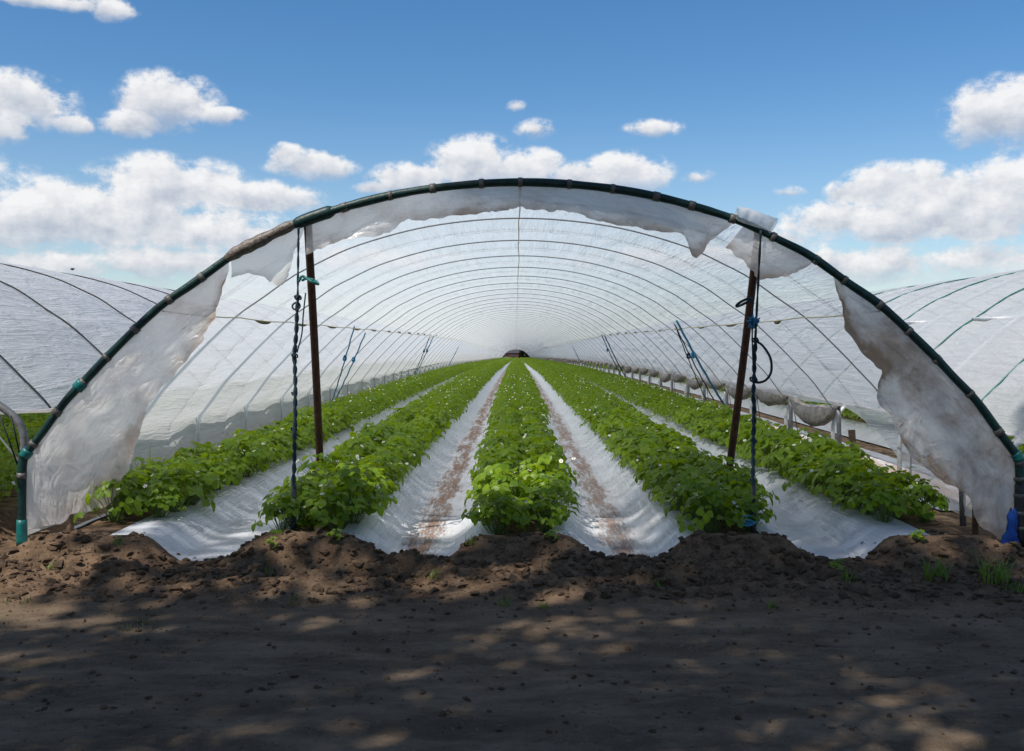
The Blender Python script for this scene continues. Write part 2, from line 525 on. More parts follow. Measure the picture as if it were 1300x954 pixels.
def ground_z(x, y):
    x = np.asarray(x, float); y = np.asarray(y, float)
    base = drop(y)
    near = 1 - sstep(y, 30, 60)
    far_x = 1 - sstep(np.abs(x), 11.5, 12.5)
    jag = .12 * fbm(x * 1.3, x * 0 + 3, 40, 3)
    inside_ = sstep(y, 6.90 + jag, 7.34 + jag) * far_x
    beds = bed_profile(x) * inside_
    # bank of pushed-up soil along the headland
    crest = 7.02 + .10 * fbm(x * .9, x * 0 + 1.7, 11, 3)
    dy = y - crest
    prof = np.where(dy < 0, np.exp(-(dy / .58) ** 2), np.exp(-(dy / .30) ** 2))
    furrow = np.zeros_like(x)
    for k in (-1, 0, 1):
        for a_, b_ in zip(ROWS[:-1], ROWS[1:]):
            furrow = np.maximum(furrow, np.exp(-((x - (a_ + b_) / 2 - k * PITCH) / .38) ** 2))
    hgt = (.14 + .06 * fbm(x * .8, y * .8, 21, 3)) * (1 - .30 * furrow)
    bank = hgt * prof * far_x
    rough = np.clip(prof * 1.2, 0, 1) * far_x * (1 - .8 * sstep(dy, .05, .35))
    z = base + beds + bank
    z = z + rough * (.12 * fbm(x * 2.6, y * 3.4, 5, 5, .62) + .018 * fbm(x * 22, y * 22, 6, 3, .6))
    # tyre lugs pressed into the two middle furrow mouths
    for xm in (-.76, .86):
        lug = np.exp(-((x - xm) / .26) ** 2) * np.exp(-((y - 6.75) / .36) ** 2)
        z = z + lug * .030 * np.tanh(3 * np.sin((y + .6 * np.abs(x - xm)) * 36))
    # the sandy track with long shallow ruts
    trk = (1 - sstep(y, 6.2, 6.9))
    z = z + trk * near * (.024 * fbm(x * .35, y * 2.0, 8, 4) + .020 * fbm(x * 2.2, y * 3.5, 9, 5, .62) + .010 * fbm(x * 14, y * 18, 10, 3))
    z = z + near * inside_ * .010 * fbm(x * 5, y * 5, 12, 3)
    return z


xs = np.concatenate([-np.geomspace(600, 14, 26), np.arange(-13, -6.2, .12), np.arange(-6.2, 6.2, .042), np.arange(6.2, 13, .12), np.geomspace(14, 600, 26)])
ys = np.concatenate([-np.geomspace(400, 4, 18), np.arange(-3, 3.4, .4), np.arange(3.4, 8.4, .034), np.arange(8.4, 20, .14), np.geomspace(20, 300, 50), np.geomspace(320, 1400, 12)])
GX, GY = np.meshgrid(xs, ys, indexing='ij')
mb = MB().grid(np.stack([GX, GY, ground_z(GX, GY)], -1))
tag(mb.build('ground', 'soil'), 'dark sandy soil of the track and headland in front of the tunnels', 'ground', kind='structure')

# ------------------------------------------------------------------ mulch films laid in the furrows
def mulch(name, label, x0, x1, y0, y1, amt, group, seed, skew=0.0, zc=None, off=.014):
    xm = (x0 + x1) / 2
    u = np.linspace(0, 1, 46)
    yy = np.concatenate([np.arange(y0, min(y0 + 6, y1), .07), np.geomspace(min(y0 + 6, y1), y1, 70)[0:]]) if y1 > y0 + 6 else np.arange(y0, y1, .07)
    U, Yv = np.meshgrid(u, yy, indexing='ij')
    X = x0 + (x1 - x0) * U
    fr = np.exp(-(Yv - y0) / .5)
    Yv2 = Yv + fr * (skew * (U - .5) + .10 * fbm(U * 5, U * 0 + seed, seed, 3) + .10 * (np.abs(U - .5) * 2) ** 2)
    Z = drop(Yv2) + bed_profile(X) + off
    nearw = 1 - sstep(Yv2, 20, 40)
    slope = np.exp(-((np.abs(X - xm) - .40) / .16) ** 2)
    Z = Z + nearw * (.010 * fbm(X * 2.2, Yv2 * 7.5, seed + 3, 3) * slope + .006 * fbm(X * 9, Yv2 * 1.4, seed + 5, 3) + .006)
    Z = np.where(Yv2 > 7.55, np.maximum(Z, ground_z(X, Yv2) + .006), Z)
    att = np.stack([X - xm, Yv2, np.full_like(X, amt)], -1)
    o = MB().grid(np.stack([X, Yv2, Z], -1), att=att.reshape(-1, 3)).build(name, 'mulch')
    return tag(o, label, 'plastic film', group)


G = 'white films laid between the strawberry rows'
pair = list(zip(ROWS[:-1], ROWS[1:]))
mulch('mulch_film', 'clean creased white film between the far left row and the row with the left pole', pair[0][0] + .06, pair[0][1] - .20, 7.42, YEND, .10, G, 31, .15)
mulch('mulch_film', 'white film with a broad reddish soil streak, left of the middle row', pair[1][0] + .20, pair[1][1] - .22, 7.18, YEND, 1.0, G, 32)
mulch('mulch_film', 'white film with a narrow reddish soil streak, right of the middle row', pair[2][0] + .22, pair[2][1] - .20, 7.18, YEND, .85, G, 33)
mulch('mulch_film', 'clean white film between the far right row and the row with the right pole', pair[3][0] + .20, pair[3][1] - .02, 7.20, YEND, .06, G, 34, -.2)
GN = 'white films in the neighbouring tunnels'
for k, side, sel in ((-1, 'left', (3, 2)), (1, 'right', (0, 1))):
    for j, i_ in enumerate(sel):
        mulch('mulch_film', 'white film inside the %s neighbouring tunnel, %s furrow from the shared posts' % (side, ('nearest', 'second')[j]),
              pair[i_][0] + k * PITCH + .2, pair[i_][1] + k * PITCH - .2, 8.0, 120, .5, GN, 50 + 3 * j + k)
# strip along the right-hand posts, seen under the lifted film
mulch('ground_film', 'dusty white film strip on the ground beyond the right-hand posts', 4.12, 4.72, 9.6, 150, .8, None, 61)
mulch('ground_film', 'grey trodden film on the soil between left skirt and far left row', -3.92, -3.46, 7.72, 60, .9, None, 62)

# ------------------------------------------------------------------ tunnels
def film_sheet(k, s_lo, s_hi, y_list, res_s, seed, wr=.012, off=.03, sag=.035, y_front=D0):
    """film over the hoops; s_lo/s_hi may be functions of y; returns (P, att)"""
    yy = np.asarray(y_list, float)
    lo = np.array([s_lo(y) for y in yy]); hi = np.array([s_hi(y) for y in yy])
    u = np.linspace(0, 1, res_s)
    Sg = lo[None, :] + (hi - lo)[None, :] * u[:, None]
    Yg = np.broadcast_to(yy[None, :], Sg.shape)
    P2, N2 = arch_at(Sg.ravel())
    P2 = P2.reshape(Sg.shape + (2,)); N2 = N2.reshape(Sg.shape + (2,))
    ph = ((Yg - y_front) / BAY) % 1.0
    fall = 1 - sstep(Yg, 30, 60)
    bow = -sag * np.sin(math.pi * ph) ** 2
    bow = bow - .02 * np.exp(-((ph - .5) / .06) ** 2)
    cre = np.abs(fbm(Sg * 7.5, Yg * .55 + 31 * np.floor((Yg - y_front) / BAY), seed, 3)) * 1.6 + .7 * fbm(Sg * 1.7, Yg * 1.1, seed + 4, 3)
    w_ = wr * cre * np.sin(math.pi * ph) ** .5 * (.25 + .75 * fall)
    d = off + bow + w_
    X = XC + k * PITCH + P2[..., 0] + N2[..., 0] * d
    Z = P2[..., 1] + N2[..., 1] * d + drop(Yg)
    return np.stack([X, Yg, Z], -1), np.stack([Sg, Yg, np.zeros_like(Sg)], -1)


def ylist(y0, y1, fine_to=34):
    a_ = np.arange(y0, min(fine_to, y1), BAY / 16)
    b_ = np.arange(a_[-1] + BAY / 4, min(80, y1), BAY / 4) if y1 > fine_to else np.array([])
    c_ = np.arange((b_[-1] if len(b_) else a_[-1]) + BAY / 2, y1, BAY / 2) if y1 > 80 else np.array([])
    return np.concatenate([a_, b_, c_, [y1]])


hoop_ys = np.arange(D0, YEND, BAY)
s_of_z = lambda z: float(np.interp(z, ARCH[:121, 1], ARC_S[:121]))


def hoop_mesh(n, seg, r, mat, s0=0.0, s1=None, off=0.0):
    s = np.linspace(s0, SLEN if s1 is None else s1, seg)
    P2, N2 = arch_at(s)
    P2 = P2 + N2 * off
    return MB().tube(np.c_[P2[:, 0], np.zeros(seg), P2[:, 1]], r, n).mesh('hoop', mat)


HOOP_N = hoop_mesh(8, 90, .0078, 'hoop_steel')
HOOP_F = hoop_mesh(4, 40, .0075, 'hoop_steel')
STRAP_N = hoop_mesh(5, 90, .005, 'rope_black', s_of_z(.5), SLEN - s_of_z(.8), .012)
STRAP_F = hoop_mesh(3, 40, .005, 'rope_black', s_of_z(.5), SLEN - s_of_z(.8), .012)
STRAP_T = hoop_mesh(5, 90, .010, 'teal_tie', s_of_z(.8), SLEN - s_of_z(.8), .012)
STRAP_B = hoop_mesh(5, 90, .010, 'rope_black', s_of_z(1.0), SLEN - s_of_z(1.0), .012)
HOOP_W = hoop_mesh(8, 90, .026, 'white_plastic')

# --- the middle tunnel
T0 = thing('polytunnel', 'long white polytunnel in the middle, open arched end edged with dark green tubing', 'polytunnel', (XC, D0, 0))
T0I = Vector((XC, D0, 0))


def rebase(o, root=None):
    """child built in world coordinates -> same place under its thing"""
    o.location = o.location - (root or T0).location
    return o


# right side film is lifted and rolled from the second post on
def zb_right(y):
    z = .10 + (.86 - .10) * float(sstep(y, 9.4, 12.0))
    return z


P, A = film_sheet(0, lambda y: s_of_z(.08), lambda y: SLEN - s_of_z(zb_right(y)), ylist(D0 + .02, YEND), 230, 70, .024)
rebase(MB().grid(P, att=A.reshape(-1, 3)).build('film', 'film', T0))
for i, y in enumerate(hoop_ys):
    if i:
        link('hoop', HOOP_N if i < 14 else HOOP_F, T0, (0, y - D0, float(drop(y))))
    link('strap_rope', STRAP_N if i < 14 else STRAP_F, T0, (0, y - D0 + BAY / 2, float(drop(y + BAY / 2))))
# posts along the right leg line, bare below the lifted film
post = MB().tube([(0, 0, -.25), (0, 0, .45), (.0, 0, .88)], .030, 8).mesh('post', 'steel')
for i, y in enumerate(hoop_ys):
    for sgn in (1,):
        if i == 0: continue
        link('post', post, T0, (sgn * 3.985, y - D0 + (.0 if i > 1 else -1.2), float(drop(y))), (R(random.uniform(-2, 2)), R(random.uniform(-2, 2)), 0))
# longitudinal yellow wires: crown and both shoulders
for s_, nm in ((SLEN / 2, 'crown'), (s_of_z(1.93), 'left'), (SLEN - s_of_z(1.93), 'right')):
    yy = np.concatenate([np.arange(D0, 60, .55), np.arange(60, YEND, 2.2)])
    p2, n2 = arch_at(np.array([s_]))
    wob = .025 * fbm(yy * .9, yy * 0 + s_, 81, 3)
    dd = -.035 - .02 * np.abs(np.sin((yy - D0) / BAY * math.pi))
    pts = np.c_[XC + p2[0, 0] + n2[0, 0] * dd + wob, yy, p2[0, 1] + n2[0, 1] * dd + drop(yy)]
    rebase(MB().tube(pts, .0055, 4).build('purlin_wire', 'wire_yellow', T0))
# pockets of leaf litter caught where the film sags on the shoulder wires
for sgn in (-1, 1):
    s_ = s_of_z(1.90) if sgn < 0 else SLEN - s_of_z(1.90)
    p2, n2 = arch_at(np.array([s_]))
    for i in range(1, 16):
        y = D0 + BAY * (i + .5) + random.uniform(-.2, .2)
        L = random.uniform(.25, .5) if sgn < 0 else random.uniform(.12, .45)
        tt = np.linspace(-1, 1, 11)
        prof = (1 - tt ** 2)
        pts = np.c_[XC + p2[0, 0] - n2[0, 0] * (.03 + .02 * prof), y + tt * L, p2[0, 1] - n2[0, 1] * (.03 + .03 * prof)]
        rebase(MB().tube(pts, .003 + .020 * prof * random.uniform(.5, 1.2), 6).build('leaf_litter_pocket', 'debris', T0))
# bluish overlap strips on the lower left of the near hoops
for i in range(1, 6):
    y = D0 + BAY * i
    s = np.linspace(s_of_z(.1), s_of_z(1.95), 40)
    P2, N2 = arch_at(s)
    wd = .17 * np.sin(np.linspace(.25, math.pi - .15, 40)) ** .7
    rows_ = []
    for q in np.linspace(-1, .15, 4):
        rows_.append(np.c_[XC + P2[:, 0] - N2[:, 0] * .028, y + q * wd, P2[:, 1] - N2[:, 1] * .028])
    Pm = np.stack(rows_, 1)
    rebase(MB().grid(Pm, att=np.stack([np.broadcast_to(s[:, None], Pm.shape[:2]), Pm[..., 1], Pm[..., 0] * 0], -1).reshape(-1, 3)).build('overlap_strip', 'film_strip', T0))
# rolled-up film sagging between the right-hand posts
for i in range(2, 60):
    ya, yb = D0 + BAY * i, D0 + BAY * (i + 1)
    if i == 2: ya -= .1
    tt = np.linspace(0, 1, 15 if i < 16 else 7)
    bell = np.sin(tt * math.pi) ** .8
    sagd = random.uniform(.04, .19) if i > 2 else .20
    fat = (random.uniform(.07, .12) if i > 2 else .125) * (1 if i < 16 else .7)
    yv = ya + (yb - ya) * tt
    zt = .90 - sagd * bell + drop(yv)
    ring = 14 if i < 16 else 7
    an = np.arange(ring + 1) * 2 * math.pi / ring
    rr = .026 + fat * bell
    lump = 1 + .34 * fbm(np.cos(an)[:, None] * 1.5 + i * 9.0, tt[None, :] * 5 + np.sin(an)[:, None] * 1.5, 90, 3)
    Xr = 3.985 - .03 + np.cos(an)[:, None] * rr[None, :] * .7 * lump
    Zr = zt[None, :] - rr[None, :] * .3 + np.sin(an)[:, None] * rr[None, :] * 1.0 * lump
    Pm = np.stack([Xr + XC, np.broadcast_to(yv[None, :], Xr.shape), Zr], -1)
    att = np.stack([np.broadcast_to(an[:, None], Xr.shape), Pm[..., 1], Xr * 0], -1)
    rebase(MB().grid(Pm, att=att.reshape(-1, 3)).build('film_roll', 'roll', T0))
    if i < 22:
        for sg in (-1, 1):
            g = MB().tube([(XC + 4.0, yb, .80), (XC + 4.02, yb + sg * .42, .02)], .006, 4)
            rebase(g.build('guy_wire', 'rope_black', T0))
# diagonal brace ropes tied inside, each with a knot
def brace(sgn, y_top, z_top, y_bot, mat, r, knot=True):
    s_ = s_of_z(z_top)
    p2, n2 = arch_at(np.array([s_]))
    a_ = np.array([XC + sgn * (abs(p2[0, 0]) - .05), y_top, z_top]); b_ = np.array([XC + sgn * 3.93, y_bot, .25])
    tt = np.linspace(0, 1, 24)[:, None]
    pts = a_ + (b_ - a_) * tt
    wob = .005 * np.sin(tt * 40)
    pts = pts + np.c_[wob[:, 0], wob[:, 0], -.05 * np.sin(tt[:, 0] * math.pi)]
    root = rebase(MB().tube(pts, r, 5).build('brace_rope', mat, T0))
    if knot:
        kp = pts[7]
        an = np.linspace(0, 2 * math.pi, 14)
        kb = MB()
        for q in range(3):
            sc_ = random.uniform(.022, .04); ph = random.uniform(0, 6)
            kb.tube(np.c_[kp[0] + np.cos(an + ph) * sc_ * .7 - sc_ * .5, kp[1] + np.sin(an) * .03, kp[2] + np.sin(an + ph) * sc_ - .02 * q], r * .9, 5)
        k_ = kb.build('knot', mat, root)
    return root


brace(-1, 17.4, 1.90, 20.8, 'rope_blue', .013)
brace(-1, 19.4, 1.80, 21.0, 'rope_blue', .014)
brace(-1, 33.5, 1.85, 37.5, 'rope_dark', .014)
brace(-1, 35.0, 1.85, 38.0, 'rope_blue', .016)
brace(-1, 54, 1.85, 58, 'rope_blue', .02, False)
brace(1, 17.8, 1.96, 19.2, 'rope_dark', .012)
brace(1, 17.2, 2.0, 18.3, 'rope_blue', .020)
brace(1, 17.9, 1.94, 20.3, 'rope_dark', .010, False)
brace(1, 33.0, 1.90, 35.5, 'rope_dark', .018, False)
brace(1, 34.0, 1.90, 37.0, 'rope_blue', .018)
brace(1, 56, 1.85, 60, 'rope_blue', .02, False)

# --- front hoop with its green sleeve, clips and wrappings
fs = np.linspace(0, SLEN, 220)
P2, N2 = arch_at(fs)
lump = .0335 + .005 * fbm(fs * 3.3, fs * 0, 101, 3)
pts = np.c_[XC + P2[:, 0], np.full(220, D0) + .01 * fbm(fs * 2, fs * 0 + 4, 102, 2), P2[:, 1]]
front = rebase(MB().tube(pts, lump, 12).build('front_hoop', 'sleeve', T0))
flab = 'end hoop wrapped in dark green tubing with pale clips'
front['label'] = flab


def s_at_px(px, side=None):
    X = (px - VX) * D0 / F - XC
    return float(np.interp(X, ARCH[:, 0], ARC_S))


def ring_on(s0, s1, r, mat, name, n=3, lumpy=0.0, off=0.0, parent=None):
    s = np.linspace(s0, s1, n)
    p2, n2 = arch_at(s)
    p2 = p2 + n2 * off
    rr = r * (1 + lumpy * fbm(s * 9, s * 0 + s0, 111, 3))
    if n >= 16:
        rr = .030 + (rr - .030) * np.clip(np.sin(np.linspace(0, math.pi, n)) * 2.5, 0, 1)
    o = MB().tube(np.c_[XC + p2[:, 0], np.full(n, D0), p2[:, 1]], rr, 12).build(name, mat, parent)
    if parent is front:
        o.location = -Vector((XC, D0, 0)) - front.location + Vector((0, 0, 0))
        o.location = (0, 0, 0)
    return o


s_knee = s_of_z(.74)
s = .55
while s < SLEN - .5:
    if not (s_at_px(285) < s < s_at_px(380)):
        ring_on(s, s + random.uniform(.03, .055), .0395, 'clip_tape', 'clip', parent=front)
    s += random.uniform(.28, .40)
ring_on(s_at_px(287), s_at_px(377), .050, 'brown_wrap', 'wrapping', 26, .30, .004, front)
ring_on(s_at_px(372), s_at_px(425), .050, 'sleeve', 'wrapping', 16, .12, .0, front)
for sk in (s_knee - .02, SLEN - s_knee - .02, s_of_z(1.27)):
    ring_on(sk, sk + .07, .046, 'teal_tie', 'tie', 5, .12, 0, front)
ring_on(.02, s_of_z(.22), .041, 'teal_tie', 'tie', 6, .1, 0, front)
ring_on(SLEN - s_of_z(.50), SLEN - s_of_z(.02), .045, 'black_tape', 'tape_wrap', 12, .08, 0, front)
for zz in (.53, .40, .26, .14):
    ring_on(SLEN - s_of_z(zz + .03), SLEN - s_of_z(zz), .050, 'clip_tape', 'clip', 3, 0, 0, front)
# crumpled clear film bundle on top of the hoop beside the right pole
p2, n2 = arch_at(np.linspace(s_at_px(932), s_at_px(977), 22))
an = np.linspace(0, 2 * math.pi, 19)
Pm = np.zeros((19, 22, 3))
rad = .065 * (1 + .22 * fbm(np.arange(22)[None, :] * .5 + np.zeros((19, 1)), np.cos(an)[:, None] * 2 + 5, 121, 3))
tx = np.linspace(0, 1, 22)
for j in range(22):
    c_ = p2[j] + n2[j] * (.045 + .03 * tx[j])
    Pm[:, j, 0] = XC + c_[0] + n2[j, 0] * np.sin(an) * rad[:, j]
    Pm[:, j, 2] = c_[1] + n2[j, 1] * np.sin(an) * rad[:, j]
    Pm[:, j, 1] = D0 + np.cos(an) * rad[:, j]
rebase(MB().grid(Pm, att=np.stack([np.broadcast_to(an[:, None] * .05, Pm.shape[:2]), Pm[..., 0], Pm[..., 0] * 0], -1).reshape(-1, 3)).build('film_bundle', 'skirt_clear', T0))


# --- torn skirts of old film hanging from the end hoop
def skirt(px0, px1, inner, nu, nv, mat, seed, depth=.12, belly=.10, label=None, inward=.0, leg=None):
    """outer edge follows the hoop between photo columns px0..px1 (leg: run on down the leg to that height)"""
    if px0 is None:
        sa = s_of_z(leg); sb = s_at_px(px1); s_ = np.linspace(sb, sa, nu)
    elif px1 is None:
        sa = s_at_px(px0); sb = SLEN - s_of_z(leg); s_ = np.linspace(sa, sb, nu)
    else:
        s_ = np.linspace(s_at_px(px0), s_at_px(px1), nu)
    p2, n2 = arch_at(s_)
    outer = np.c_[XC + p2[:, 0], np.full(nu, D0), p2[:, 1]]
    inn = spline(np.array([at(a_, b_, D0 + .1) for a_, b_ in inner]), nu)
    inn[:, 0] += 0; inn = np.c_[inn[:, 0], np.full(nu, D0 + .1), inn[:, 2]]
    jag_ = .018 * fbm(np.arange(nu) * .35, np.arange(nu) * 0 + seed, seed, 4)
    v_ = np.linspace(0, 1, nv)
    Pm = outer[:, None, :] * (1 - v_)[None, :, None] + inn[:, None, :] * v_[None, :, None]
    Ug, Vg = np.meshgrid(np.arange(nu) / nu * np.linalg.norm(np.diff(outer, axis=0), axis=1).sum(), v_, indexing='ij')
    wid = np.linalg.norm(inn - outer, axis=1)[:, None] * Vg
    fold = fbm(Ug * 1.1 + wid * .5, wid * 1.5 - Ug * .3, seed, 3, .42)
    fine = fbm(Ug * 4 - wid * 3, wid * 4 + Ug * 2, seed + 9, 3, .5)
    diag = (Ug * .8 + wid * 1.3 + .25 * fbm(Ug * 1.2, wid * 1.2, seed + 2, 2))
    ridge = np.abs(fbm(diag * 2.6, (Ug - wid) * .5, seed + 5, 2))
    amp = np.clip(wid / .30, 0, 1)
    Pm[..., 1] += depth * fold * amp + .010 * fine * amp - .075 * ridge * amp + belly * np.sin(Vg * math.pi) * np.clip(wid, 0, .6) + inward * Vg ** 2
    Pm[..., 0] += jag_[:, None] * Vg ** 3 + .008 * fine * amp
    Pm[..., 2] += jag_[::-1][:, None] * Vg ** 3 + .006 * fine[:, ::-1] * amp
    Pm[:, 0, 1] = D0 + .01
    att = np.stack([Ug, wid, Vg], -1)
    o = rebase(MB().grid(Pm, att=att.reshape(-1, 3)).build('skirt_film', mat, T0))
    if label: o['label'] = label
    return o


skirt(None, 290, [(291, 350), (277, 384), (273, 405), (246, 450), (207, 494), (187, 524), (174, 564), (169, 590), (158, 608), (150, 628), (128, 645), (92, 652), (79, 664), (32, 674)], 110, 40, 'skirt', 131, .13, .14, 'dirty crumpled film hanging down the left side of the arch', leg=.12)
skirt(1062, None, [(1061, 352), (1070, 392), (1077, 419), (1101, 454), (1121, 472), (1115, 494), (1115, 511), (1132, 538), (1149, 573), (1193, 608), (1231, 632), (1243, 664), (1276, 690), (1290, 694)], 110, 40, 'skirt_brown', 137, .15, .16, 'brown-stained film hanging down the right side of the arch', leg=.08)
skirt(388, 932, [(390, 324), (422, 311), (448, 303), (488, 299), (515, 281), (534, 279.5), (577, 275), (630, 268), (658, 263), (689, 266), (726, 270), (760, 280), (799, 288), (845, 294), (870, 300), (879, 320), (889, 326), (900, 308), (925, 289), (932, 280)], 170, 16, 'skirt', 143, .09, .04, 'frayed strip of film hanging under the crown of the arch')
skirt(293, 386, [(296, 352), (318, 347), (332, 351), (345, 358), (354, 362), (365, 358), (372, 330), (386, 296)], 50, 14, 'skirt_clear', 149, .05, .03, 'clear torn flap beside the left pole')
skirt(946, 1030, [(921, 316), (938, 330), (952, 344), (962, 354), (985, 353), (1002, 350), (1016, 342), (1030, 334)], 50, 14, 'skirt', 151, .05, .03, 'torn triangular flap beside the right pole')

# --- neighbouring tunnels
for k, side in ((-1, 'left'), (1, 'right')):
    T = thing('polytunnel', 'neighbouring white polytunnel at the %s edge, %s' % (side, 'film lifted above green rows' if k < 0 else 'clear film with white hoops and teal ropes showing'), 'polytunnel', (XC + k * PITCH, D0, 0))
    T.scale = (1, 1, .955 if k < 0 else .93)
    y0 = D0 - .35 if k < 0 else D0 + .25
    lo = (lambda y: s_of_z(.1)) if k < 0 else (lambda y: s_of_z(.92))
    hi = (lambda y: SLEN - s_of_z(1.12 - .05 * math.sin((y - D0) / BAY * math.pi) ** 2)) if k < 0 else (lambda y: SLEN - s_of_z(.1))
    P, A = film_sheet(k, lo, hi, ylist(y0, 200, 24), 170, 170 + k, .022, .03, .04)
    rebase(MB().grid(P, att=A.reshape(-1, 3)).build('film', 'film_left' if k < 0 else 'film_side', T), T)
    for i, y in enumerate(np.arange(D0 + (.0 if k < 0 else .3), 200, BAY)):
        link('hoop', (HOOP_W if k > 0 else HOOP_N) if i < 14 else HOOP_F, T, (0, y - D0, float(drop(y))))
        link('strap_rope', (STRAP_T if k > 0 else STRAP_B) if i < 14 else STRAP_F, T, (0, y - D0 + BAY / 2, float(drop(y))))
        if k > 0 and i < 8:           # short white purlins clipped between hoops on the side we see
            p2, n2 = arch_at(np.array([s_of_z(2.05)]))
            rebase(MB().tube([(XC + PITCH + p2[0, 0], y, p2[0, 1] + float(drop(y))), (XC + PITCH + p2[0, 0], y + BAY / 2, p2[0, 1])], .022, 6).build('purlin', 'white_plastic', T), T)
    # hem of the lifted film
    yy = np.arange(y0, 60, .22)
    s_h = np.array([hi(y) if k < 0 else lo(y) for y in yy])
    p2, n2 = arch_at(s_h)
    pts = np.c_[XC + k * PITCH + p2[:, 0] + n2[:, 0] * .02, yy, p2[:, 1] + .0]
    rr = (.022 + .012 * fbm(yy * 1.4, yy * 0 + k, 181, 3)) * (.15 + .85 * sstep(yy, y0, y0 + .5))
    hem = MB()
    hem.tube(pts, rr, 8)
    rebase(hem.build('film_hem', 'skirt', T), T)
    if k > 0:
        # film gathered back in tight pleats beside the first hoop
        s = np.linspace(s_of_z(.85), s_of_z(1.5), 44)
        p2, n2 = arch_at(s)
        rows_ = []
        for q in np.linspace(0, 1, 14):
            rip = .02 * np.sin(s * 120 + q * 2) * np.sin(math.pi * q)
            rows_.append(np.c_[XC + PITCH + p2[:, 0] + n2[:, 0] * (.06 + rip + .05 * math.sin(math.pi * q)), np.full(44, D0 + .02) + q * .25, p2[:, 1] + n2[:, 1] * (.06 + rip)])
        Pm = np.stack(rows_, 1)
        rebase(MB().grid(Pm, att=np.stack([np.broadcast_to(s[:, None], Pm.shape[:2]), Pm[..., 1], Pm[..., 0] * 0], -1).reshape(-1, 3)).build('gathered_film', 'film', T), T)
    else:
        # grey bent pipe of the end hoop, beside the shared leg
        pp = spline([at(28, 640, 8.06), at(29, 590, 8.06), at(31, 557, 8.06), at(27, 536, 8.06), at(16, 520, 8.06), at(-10, 500, 8.06)], 24)
        rebase(MB().tube(pp, .032, 10).build('bent_pipe', 'steel', T), T)
        for a_, b_ in (((-2, 515), (24, 590)), ((14, 520), (26, 575))):
            rebase(MB().tube([at(*a_, 7.85), at(*b_, 7.95)], .007, 5).build('guy_rope', 'rope_black', T), T)

# ------------------------------------------------------------------ leaning poles and the ropes tied to the end hoop
def pole(top, base_, label):
    a_, b_ = np.array(top), np.array(base_)
    th = thing('prop_pole', label, 'pole', tuple(b_))
    tt = np.linspace(0, 1, 14)[:, None]
    pts = (b_ + (a_ - b_) * tt) - b_
    pts[:, 0] += .012 * np.sin(tt[:, 0] * 2.4)
    MB().tube(pts, .036 - .003 * tt[:, 0], 10).build('shaft', 'rust', th)
    tp = pts[-1]
    MB().tube([tp - (pts[-1] - pts[-2]) * .15, tp + (pts[-1] - pts[-2]) * .03], .0345, 10).build('cap', 'rust', th)
    return th


pole(at(389.5, 287, D0 + .06), at(408, 0, 9.7) * [1, 1, 0] + [0, 0, .12], 'rusty brown pole propping the arch on the left')
pole(at(962, 291, D0 + .06), at(921, 0, 9.7) * [1, 1, 0] + [0, 0, .12], 'rusty brown pole propping the arch on the right')


def twisted(th, pts, r, turns, n_str, mat, name='strand', spread=1.0):
    pts = np.asarray(pts, float)
    m = len(pts)
    tt = np.linspace(0, 1, m)
    for q in range(n_str):
        ph = q * 2 * math.pi / n_str
        off = np.c_[np.cos(tt * turns * 6.283 + ph), np.sin(tt * turns * 6.283 + ph), np.zeros(m)] * r * 1.05 * spread
        MB().tube(pts + off, r, 6).build(name, mat, th)


def torus_loop(c_, ax, ay, r, mat, th, name='loop', n=28, tilt=.3, part=1.0):
    an = np.linspace(0, 2 * math.pi * part, n)
    pts = np.c_[c_[0] + np.cos(an) * ax, c_[1] + np.sin(an) * tilt * ax, c_[2] + np.sin(an) * ay]
    return MB().tube(pts, r, 7).build(name, mat, th)


def knot(c_, r, mat, th, name='knot'):
    r = r * .42
    an = np.linspace(0, 2 * math.pi, 40)
    pts = np.c_[(np.sin(an) + 2 * np.sin(2 * an)) * r, (np.cos(an) - 2 * np.cos(2 * an)) * r * .6, -np.sin(3 * an) * r * 1.6] + np.asarray(c_)
    return MB().tube(pts, r * .75, 6).build(name, mat, th)


def relparent(th):
    for o in list(COL.objects):
        if o.parent is th and o.type == 'MESH' and not o.get('_done'):
            o.location = o.location - th.location
            o['_done'] = 1


def hang_rope(label, path, lo_path, extras):
    base_ = np.array(path[-1])
    th = thing('hanging_rope', label, 'rope', (float(base_[0]), float(base_[1]), float(base_[2])))
    twisted(th, spline(path, 26), .0065, 2.0, 2, 'rope_dark', 'strand', .6)
    twisted(th, spline(lo_path, 160) + np.c_[.006 * fbm(np.arange(160) * .12, np.zeros(160), 77, 3), np.zeros(160), np.zeros(160)], .010, 9, 2, 'rope_dark', 'strand', .85)
    extras(th)
    for o in list(th.children):
        o.location = o.location - th.location
    return th


YR = D0 - .03
def ex_left(th):
    for px, py, r in ((378, 378, .022), (374, 452, .020), (373, 545, .02), (373, 500, .016)):
        knot(at(px, py, YR), r, 'rope_dark', th)
    torus_loop(at(376, 389, YR), .030, .028, .008, 'rope_dark', th)
    lp = spline([at(379, 358, YR), at(383, 351, YR), at(388, 353, YR), at(396, 358, YR - .04), at(404, 361, YR), at(399, 356, YR + .1), at(390, 354, YR + .1), at(384, 356, YR)], 40)
    MB().tube(lp, .011, 7).build('loop', 'teal_tie', th)
    MB().tube(spline([at(388, 372, YR), at(385, 400, YR), at(383, 425, YR), at(377, 448, YR)], 20), .006, 6).build('strand', 'rope_dark', th)
    MB().tube([at(373, 615, 7.75), at(372, 655, 7.62), at(371.5, 690, 7.55)], .022, 8).build('stake', 'black_tape', th)


